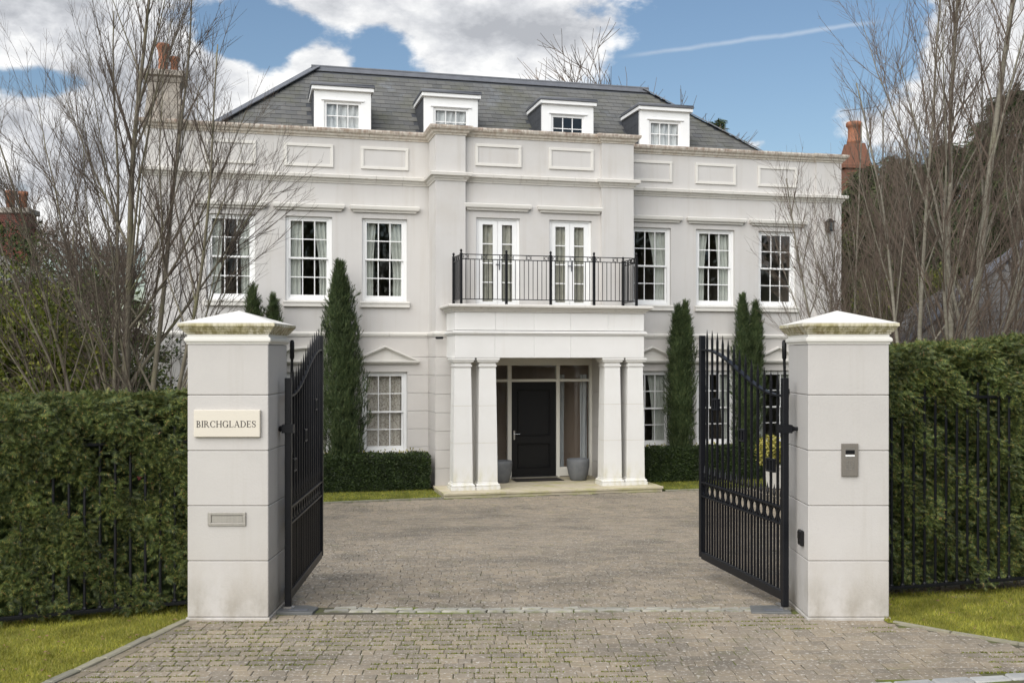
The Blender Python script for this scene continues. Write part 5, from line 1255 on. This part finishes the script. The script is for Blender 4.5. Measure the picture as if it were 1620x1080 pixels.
bare_tree('bare_tree', at_px(192, 14.0), 'leafless multi-stemmed tree with fine upswept twigs behind the lower hedge', 21, [(0, 0, 8.8, .066), (.9, .3, 7.8, .046), (-.9, .2, 7.2, .038), (2.2, -.5, 6.6, .036), (-2.0, .4, 6.0, .033)], 11, BARK, TWIG, spread=1.1, twigs=.95)
bare_tree('bare_tree', at_px(1502, 13.5), 'leafless pale-barked tree with many upright limbs behind the taller hedge', 22, [(0, 0, 9.2, .075), (.5, .3, 8.6, .055), (-1.0, .2, 7.6, .04), (1.6, .3, 7.0, .036), (-2.2, .2, 6.2, .033)], 10, BARK_P, TWIG_P, spread=.92, twigs=.95)
bare_tree('bare_tree', at_px(1372, 16.0), 'low twiggy brown bush-like tree crowding the house corner with the wall lantern', 23, [(0, 0, 6.4, .030), (.8, .3, 6.2, .026), (1.7, .2, 5.8, .026), (-.8, .2, 6.2, .026), (-1.6, -.1, 5.6, .026), (-2.2, .3, 4.6, .022), (2.8, .3, 5.0, .024)], 13, BARK_P, TWIG_P, spread=.95, twigs=.9)
bare_tree('bare_tree', at_px(85, 19), 'slender leafless saplings rising among the yellow-green evergreen shrub', 24, [(0, 0, 5.8, .04), (1.6, .2, 5.0, .035), (-1.5, .1, 4.6, .03)], 12, BARK, TWIG, spread=.95)
bare_tree('bare_tree', at_px(1600, 16), 'leaning leafless tree in front of the slate outbuilding roof', 25, [(0, 0, 7.5, .05)], 9, BARK_P, TWIG_P, spread=1.0)

# far leafless trees: heavier tubes, fewer twigs
def far_tree(loc, h, seed, lab, crown=.55, m=FARTWIG, group='leafless trees beyond the house', lift=.35, fine=1.0):
    rr_ = random.Random(seed); T_ = empty('leafless_tree', loc); props(T_, lab, 'tree', group); gt, gc = MB(), MB()
    def rec(p, d, L_, r, lvl):
        pts, rad = [p.copy()], [r]; n = 4
        for i in range(n):
            d = (d+Vector((rr_.gauss(0, .10), rr_.gauss(0, .10), .03))).normalized(); p = p+d*L_/n; pts.append(p.copy()); rad.append(r*(1-.45*(i+1)/n))
        (gt if lvl < 2 else gc).tube(pts, rad, 7 if lvl < 2 else (4 if lvl < 4 else 3), False)
        if lvl >= 5: return
        for k in range(rr_.choice((3, 3, 4)) if lvl < 4 else int(4*fine)):
            t = rr_.uniform(.45, 1) if k else 1; i = min(n-1, int(t*n)); q = pts[i].lerp(pts[min(n, i+1)], t*n-i if t < 1 else 1); a = rr_.random()*6.283; an = rr_.uniform(.25, .75)
            x = d.orthogonal().normalized(); y = d.cross(x); nd = d*math.cos(an)+(x*math.cos(a)+y*math.sin(a))*math.sin(an); rec(q, nd, L_*rr_.uniform(.55, .78), max(r*.52, .017), lvl+1)
    rec(Vector((0, 0, -.2)), Vector((0, 0, 1)), h*lift, h*.018, 0)
    gt.build('trunk', m, T_, fix=False); gc.build('crown', m, T_, fix=False)
    return T_
def far(x, Z, ytop, seed, lab, **k):
    h = CAM_H+(CY-ytop)/FPX*Z-(-1.3); far_tree(((x-CX)/FPX*Z, Z, -1.3), h, seed, lab, **k)
far(1068, 48, 84, 31, 'crown of a leafless tree rising behind the slate ridge', lift=.42, fine=1.4)
far(1002, 52, 150, 36, 'lower leafless crown behind the slate ridge, beside the taller crown', lift=.42, fine=1.4)
far(972, 55, 150, 37, 'wide leafless crown behind the slate ridge near the last dormer', lift=.42, fine=1.4)
far(1050, 62, 140, 38, 'small leafless treetop showing at the far end of the slate ridge', lift=.42)
for i, (x, Z, yt, lab) in enumerate(((70, 50, 285, 'leafless woodland tree right beside the red brick chimney'), (150, 46, 300, 'leafless woodland tree behind the middle of the garden wall'), (215, 52, 310, 'leafless woodland tree where the garden wall meets the house'), (110, 60, 290, 'farthest leafless tree between the brick chimney and the garden wall'), (25, 56, 310, 'leafless tree partly hidden behind the red brick chimney'))): far(x, Z, yt, 40+i, lab, m=FARTWIG, fine=1.3)
for i, (x, Z, yt, lab) in enumerate(((1300, 54, 205, 'leafless treetop above the parapet end next to the orange chimney pot'), (1400, 50, 195, 'leafless tree between the orange chimney pot and the nearest conifer'), (1350, 62, 180, 'leafless tree directly behind the orange chimney pot'), (1460, 56, 170, 'tall leafless tree behind the pale-barked bare tree'), (1540, 52, 200, 'leafless tree behind the tallest conifer'))): far(x, Z, yt, 50+i, lab, m=FARTWIG, fine=1.3)

# evergreens
BLT = np.array([(0, 0, 0), (.45, .28, .06), (1, 0, -.05), (.45, -.28, .06)])
def shrub(name, loc, blobs, leaf, n, size, lab, cat, group=None, seed=0, droop=0.0, trunk_h=1.0):
    """crown of leaf clumps: blobs (x,y,z,rx,ry,rz)"""
    rr_ = np.random.default_rng(seed); T_ = empty(name, loc); props(T_, lab, cat, group); P_, A_, U_ = [], [], []
    vol = np.array([b[3]*b[5] for b in blobs]); cnt = (n*vol/vol.sum()).astype(int)
    for b, c in zip(blobs, cnt):
        k = max(6, c//38); v = rr_.normal(0, 1, (k, 3)); v /= np.linalg.norm(v, axis=1, keepdims=True); cc = v*(.55+.45*rr_.random((k, 1)))
        idx_ = rr_.integers(0, k, c); off_ = rr_.normal(0, .13, (c, 3)); q = cc[idx_]+off_; p = q*np.array(b[3:6])+np.array(b[:3]); P_.append(p)
        out = cc[idx_]+rr_.normal(0, .5, (c, 3)); out[:, 2] += .1-droop; A_.append(out); up = cc[idx_]*.6+rr_.normal(0, .5, (c, 3)); up[:, 2] += .6; U_.append(up)
    P_ = np.vstack(P_); V_, F_ = scatter(BLT, LF, P_, np.vstack(A_), np.vstack(U_), rr_.uniform(.6, 1.3, len(P_))*size); inst('crown', np_mesh('crown', V_, F_, leaf), T_)
    g = MB()
    for b in blobs[:6]: g.tube([(b[0]*.3, b[1]*.3, -.3), (b[0]*.7, b[1]*.7, b[2]*.5), (b[0], b[1], b[2])], [.10*trunk_h, .07*trunk_h, .03*trunk_h], 6)
    g.build('trunk', BARK, T_); return T_
def blobs(rr_, n, w_, d_, h, r):
    return [(rr_.uniform(-w_, w_), rr_.uniform(-d_, d_), h*(.12+.8*rr_.random()), r*rr_.uniform(.7, 1.3), r*rr_.uniform(.7, 1.2), r*rr_.uniform(.8, 1.3)) for _ in range(n)]
def lau(x, Z, w_, h, seed, leaf, lab, n=26000, sz=.085, name='evergreen_shrub', cat='shrub', grp=None, r=.75, dens=16):
    rr_ = random.Random(seed); p = at_px(x, Z); return shrub(name, p, blobs(rr_, dens, w_, .8, h, r), leaf, n, sz, lab, cat, grp, seed)
lau(10, 15.0, .85, 3.5, 61, LAUR, 'yellow-green glossy evergreen shrub standing behind the lower hedge', r=.72)
lau(100, 17, .8, 3.6, 62, EVG, 'dark evergreen shrub between the yellow-green shrub and the garden wall', r=.7)
lau(150, 22.5, .9, 3.6, 63, EVG, 'olive evergreen shrub growing against the garden wall', 20000, r=.65)
lau(-60, 24, 2.0, 6.2, 64, EVG, 'tall dark evergreen in front of the neighbouring brick chimney', 26000, .11, 'evergreen_tree', 'tree', r=1.2)
lau(1395, 26, 1.0, 4.9, 65, EVG, 'mid-green evergreen shrub tight against the far house corner', 22000, r=.8)
lau(1470, 24, 1.2, 5.0, 66, LAUR, 'yellow-green evergreen shrub above the slate outbuilding roof', 18000, r=.75)
lau(1590, 20, 1.6, 4.0, 67, EVG, 'dark evergreen shrub standing behind the slate outbuilding', 18000, r=.8)
lau(1362, 33, 1.5, 7.2, 68, EVG, 'olive evergreen tree hiding the foot of the orange brick chimney', 26000, .11, 'evergreen_tree', 'tree', r=1.1)
lau(1440, 36, 1.8, 8.0, 69, EVG, 'broad olive evergreen tree behind the pale-barked bare tree', 26000, .12, 'evergreen_tree', 'tree', r=1.3)
def conifer(x, Z, ytop, w_, seed, lab, n=2600, base=-1.2):
    """drooping tiers of needle fans round a straight stem"""
    h = CAM_H+(CY-ytop)/FPX*Z-base; rr_ = np.random.default_rng(seed); T_ = empty('conifer', ((x-CX)/FPX*Z, Z, base)); props(T_, lab, 'tree', 'dark conifers beyond the house')
    nb = 230; P_, A_, U_ = [], [], []; g = MB(); g.tube([(0, 0, 0), (0, 0, h*.5), (0, 0, h*.98)], [.2, .12, .02], 7)
    for b in range(nb):
        t = rr_.random()**.8; z = h*(.06+.93*t); L_ = w_*(1-t)**.75*rr_.uniform(.65, 1.15)+.12; a = rr_.random()*6.283; k = int(16+60*L_/w_); s = rr_.random(k)**.7
        dr = L_*s; zz = z+.10*dr-.16*dr*dr/max(L_, .3)*1.2; w2 = .16+.25*L_*(1-s)*.6
        sd_ = rr_.normal(0, 1, k)*w2; P_.append(np.c_[np.cos(a)*dr-np.sin(a)*sd_, np.sin(a)*dr+np.cos(a)*sd_, zz+rr_.normal(0, .06, k)]); A_.append(np.c_[np.cos(a)+rr_.normal(0, .5, k), np.sin(a)+rr_.normal(0, .5, k), rr_.normal(-.35, .3, k)]); U_.append(np.c_[rr_.normal(0, .35, (k, 2)), np.ones(k)])
        g.tube([(0, 0, z), (math.cos(a)*L_*.8, math.sin(a)*L_*.8, z-.02*L_)], [.03, .008], 4)
    P_ = np.vstack(P_); V_, F_ = scatter(CT_, CF_, P_, np.vstack(A_), np.vstack(U_), rr_.uniform(.32, .6, len(P_))); inst('crown', np_mesh('crown', V_, F_, CONI), T_); g.build('trunk', BARK, T_)
for i, (x, Z, yt, w_, lab) in enumerate(((1425, 32, 245, 2.2, 'dark conifer next to the orange chimney pot'), (1372, 34, 262, 2.4, 'dark conifer below the orange chimney pot, against the house corner'), (1500, 34, 225, 2.5, 'dark conifer directly behind the pale-barked bare tree'), (1600, 30, 140, 3.0, 'tallest dark conifer with drooping branches above the slate outbuilding'), (1560, 38, 190, 2.6, 'dark conifer just behind the tallest conifer'), (1690, 28, 120, 3.0, 'broad dark conifer beyond the slate outbuilding'), (1445, 42, 260, 2.4, 'dark conifer in the second row behind the bare trees'), (1133, 60, 183, 2.2, 'conifer tip showing above the parapet past the last dormer'), (1165, 66, 215, 2.4, 'lower conifer tip above the parapet past the last dormer'))):
    conifer(x, Z, yt, w_, 80+i, lab)
# woodland across the road, mirrored in the window panes
wd_ = empty('woodland', (0, 0, 0)); props(wd_, 'mixed evergreen and leafless woodland across the road', 'woodland', kind='stuff')
rr_ = np.random.default_rng(5); P_, A_, U_ = [], [], []; g = MB()
for i in range(34):
    cx_, cy_ = 4+1.5*i+rr_.normal(0, 1), -22+.55*i+rr_.normal(0, 3); h = rr_.uniform(9, 15); k = 650
    v = rr_.normal(0, 1, (k, 3)); v /= np.linalg.norm(v, axis=1, keepdims=True); P_.append(v*np.array((2.6, 2.6, h*.48))*rr_.random((k, 1))**.4+np.array((cx_, cy_, h*.52))); A_.append(v+rr_.normal(0, .6, (k, 3))); U_.append(rr_.normal(0, 1, (k, 3))); g.tube([(cx_, cy_, -.2), (cx_, cy_, h*.85)], [.25, .06], 6)
P_ = np.vstack(P_); V_, F_ = scatter(BLT, LF, P_, np.vstack(A_), np.vstack(U_), rr_.uniform(.35, .8, len(P_))); inst('crown', np_mesh('crown', V_, F_, EVG), wd_)['kind'] = 'stuff'; g.build('trunk', BARK, wd_)['kind'] = 'stuff'

# ------------------------------------------------------------------ neighbours
def bricks(parent, x0, x1, z0, z1, y, m, bl=.225, bh=.075, j=.01, t=.02):
    """courses of bricks as one joined skin, too far off to pick apart"""
    g = MB(); r = 0; z = z0
    while z+bh <= z1+.001:
        x = x0-(bl/2 if r % 2 else 0)
        while x < x1:
            a, b = max(x, x0), min(x+bl-j, x1)
            if b-a > .02: g.box(a, b, y-t, y-.001, z, z+bh-j)
            x += bl
        z += bh; r += 1
    o = g.build('brickwork', m, parent, fix=False); o['kind'] = 'stuff'; return o
nb = empty('brick_house', (-19.6, 39.5, -1.2), .05); props(nb, 'neighbouring red brick house with broad chimney and terracotta pots beyond the yellow-green shrub', 'house')
MB().box(-4, .9, .02, .9, 0, 8.55).build('wall', BRICK_R, nb); bricks(nb, -2.5, .9, 5.2, 8.5, .02, BRICK_R, .225, .075)
MB().box(-4.1, 1.0, -.1, 1.0, 8.55, 8.75).build('chimney_cap', STONEC, nb, bevel=.02)
for x in (.12, .5): MB().lathe([(.15, 8.7), (.15, 9.3), (.19, 9.33), (.19, 9.45), (.12, 9.45), (.12, 9.0)], 14, x, .45+(.2 if x > .3 else 0)).build('chimney_pot', TERRA, nb, smooth=True)
g = MB(); g.add([(-6, -1.4, 6.0), (2.6, -1.4, 6.0), (-.2, .0, 7.1), (-6, .0, 7.1)], [(0, 1, 2, 3)]); g.add([(-6, -1.4, 5.9), (2.6, -1.4, 5.9), (-.2, .0, 7.0), (-6, .0, 7.0)], [(0, 3, 2, 1)]); g.build('roof', SLATE, nb, fix=False); MB().box(-6, 2.6, -1.5, -1.38, 5.88, 6.0).build('gutter', LEAD, nb)
cz_ = 40.0
oc = empty('brick_chimney', ((1352-CX)/FPX*cz_, cz_, -1.2), .2); props(oc, 'orange brick chimney stack with a single tall terracotta pot beyond the house corner', 'chimney'); zt = CAM_H+1.2+(CY-228)/FPX*cz_
MB().box(-.6, .6, -.4, .4, 0, zt-1.02).build('stack', BRICK_O, oc); bricks(oc, -.6, .6, zt-4.0, zt-1.05, -.4, BRICK_O); MB().box(-.7, .7, -.5, .5, zt-1.0, zt-.85).build('stack_course', BRICK_O, oc, bevel=.01); MB().frustum(0, 0, zt-.85, zt, .5, .4, .3, .25).build('stack_shoulder', BRICK_O, oc)
MB().lathe([(.26, zt-.02), (.27, zt+.1), (.235, zt+.2), (.225, zt+.55), (.25, zt+.62), (.30, zt+.66), (.30, zt+.78), (.27, zt+.82), (.16, zt+.82), (.16, zt+.5)], 14, -.02, 0).build('chimney_pot', TERRA, oc, smooth=True)
g = MB(); g.tube([(.25, 0, zt-.2), (.25, 0, zt+1.5)], .02, 5); g.tube([(-.6, 0, zt+1.2), (1.0, 0, zt+1.45)], .015, 5); g.build('television_aerial', LEAD, oc)
MB().box(-1.5, 5, .5, 6, 0, zt-4.2).build('house_body', BRICK_O, oc)
# slate-roofed outbuilding
ob = empty('outbuilding', (7.55, 17.6, -.75), -.12); props(ob, 'low outbuilding with a hipped grey slate roof rising behind the taller hedge', 'outbuilding')
MB().box(-1.9, 5.5, -1.9, 4, 0, 2.55).build('wall', STUCCO, ob)
PA, PB, PC_, PD = Vector((-2.15, -2.15, 2.62)), Vector((6, -2.15, 2.62)), Vector((6, 1.0, 4.75)), Vector((1.0, 1.0, 4.75))
PE, PF = Vector((-2.15, 4.15, 2.62)), Vector((6, 4.15, 2.62))
g = MB(); g.add([PA, PB, PC_, PD, PE, PF], [(0, 1, 2, 3), (4, 0, 3), (5, 4, 3, 2), (1, 5, 2)]); orf = g.build('roof', CHEEK, ob)
OSL = mat('outbuilding_slate', (.118, .114, .108), (.145, .14, .132), 3, .85, .1, 40, spec=.1, island=[(0, (.85, .85, .87)), (1, (1.12, 1.12, 1.12))])
def plane_slates(o_, ux, uy, wmax, hmax, inside, m, parent, wd_s=.3, ex=.25):
    """slates in plane o_ + a*ux + b*uy"""
    nrm_ = ux.cross(uy).normalized(); VV, FF, off = [], [], 0; r = 0; b = 0
    while b < hmax:
        a = -wd_s/2 if r % 2 else 0
        while a < wmax:
            if inside(a+wd_s/2, b+ex/2):
                c = o_+ux*(a+wd_s/2)+uy*(b+ex/2)+nrm_*.006; q = SV.copy(); q[:, 0] *= wd_s/SWD; q[:, 1] *= ex/EXP; q[:2, 2] += random.uniform(-.002, .006)
                VV.append(q[:, :1]*np.array(ux)+q[:, 1:2]*np.array(uy)+q[:, 2:3]*np.array(nrm_)+np.array(c)); FF.append(np.array(SF)+off); off += 8
            a += wd_s
        b += ex; r += 1
    o = inst('slate_field', np_mesh('slate_field', np.vstack(VV), np.vstack(FF), m), parent); o['kind'] = 'stuff'
ux = Vector((1, 0, 0)); uy = (PD-Vector((PD.x, PA.y, PA.z))); hl2 = uy.length; uy.normalize(); k_ = (PD.x-PA.x)/hl2
plane_slates(PA.copy(), ux, uy, 8.1, hl2, lambda a, b: a > b*k_+.05, OSL, orf)
ux2 = Vector((0, -1, 0)); m2_ = Vector((PA.x, PD.y, PA.z)); uy2 = PD-m2_; hl3 = uy2.length; uy2.normalize(); k3 = (PE.y-PD.y)/hl3
plane_slates(PE.copy(), ux2, uy2, 6.3, hl3, lambda a, b: b*k3+.05 < a < 6.3-b*k3-.05, OSL, orf)
strip_board(PA+Vector((0, 0, .02)), PD+Vector((0, 0, .02)), (-.3, -.4, 1), .2, .02, 'hip_flashing', LEAD, orf)
MB().box(-2.2, 6, -2.24, -2.1, 2.42, 2.64).build('fascia', WHITE, ob); MB().box(-2.24, -2.1, -2.1, 4.15, 2.42, 2.64).build('fascia', WHITE, ob)
# fallen leaves on the verges
fl = MB()
for i in range(160):
    if i % 2: X_, Y_ = vl(random.random()*.6, random.random()*.6)
    else: X_, Y_ = vr(random.random()*.6, random.random())
    a = random.random()*6.28; r = random.uniform(.012, .024); z = gz(X_, Y_)+.034; fl.add([(X_+math.cos(a)*r, Y_+math.sin(a)*r, z), (X_-math.sin(a)*r*.5, Y_+math.cos(a)*r*.5, z+.006), (X_-math.cos(a)*r, Y_-math.sin(a)*r, z), (X_+math.sin(a)*r*.5, Y_-math.cos(a)*r*.5, z+.004)], [(0, 1, 2, 3)])
props(fl.build('leaf_litter', mat('dead_leaf', (.20, .10, .055), (.28, .19, .11), 30, .8), fix=False), 'scattered brown fallen leaves on the mossy verges', 'leaf litter', kind='stuff')
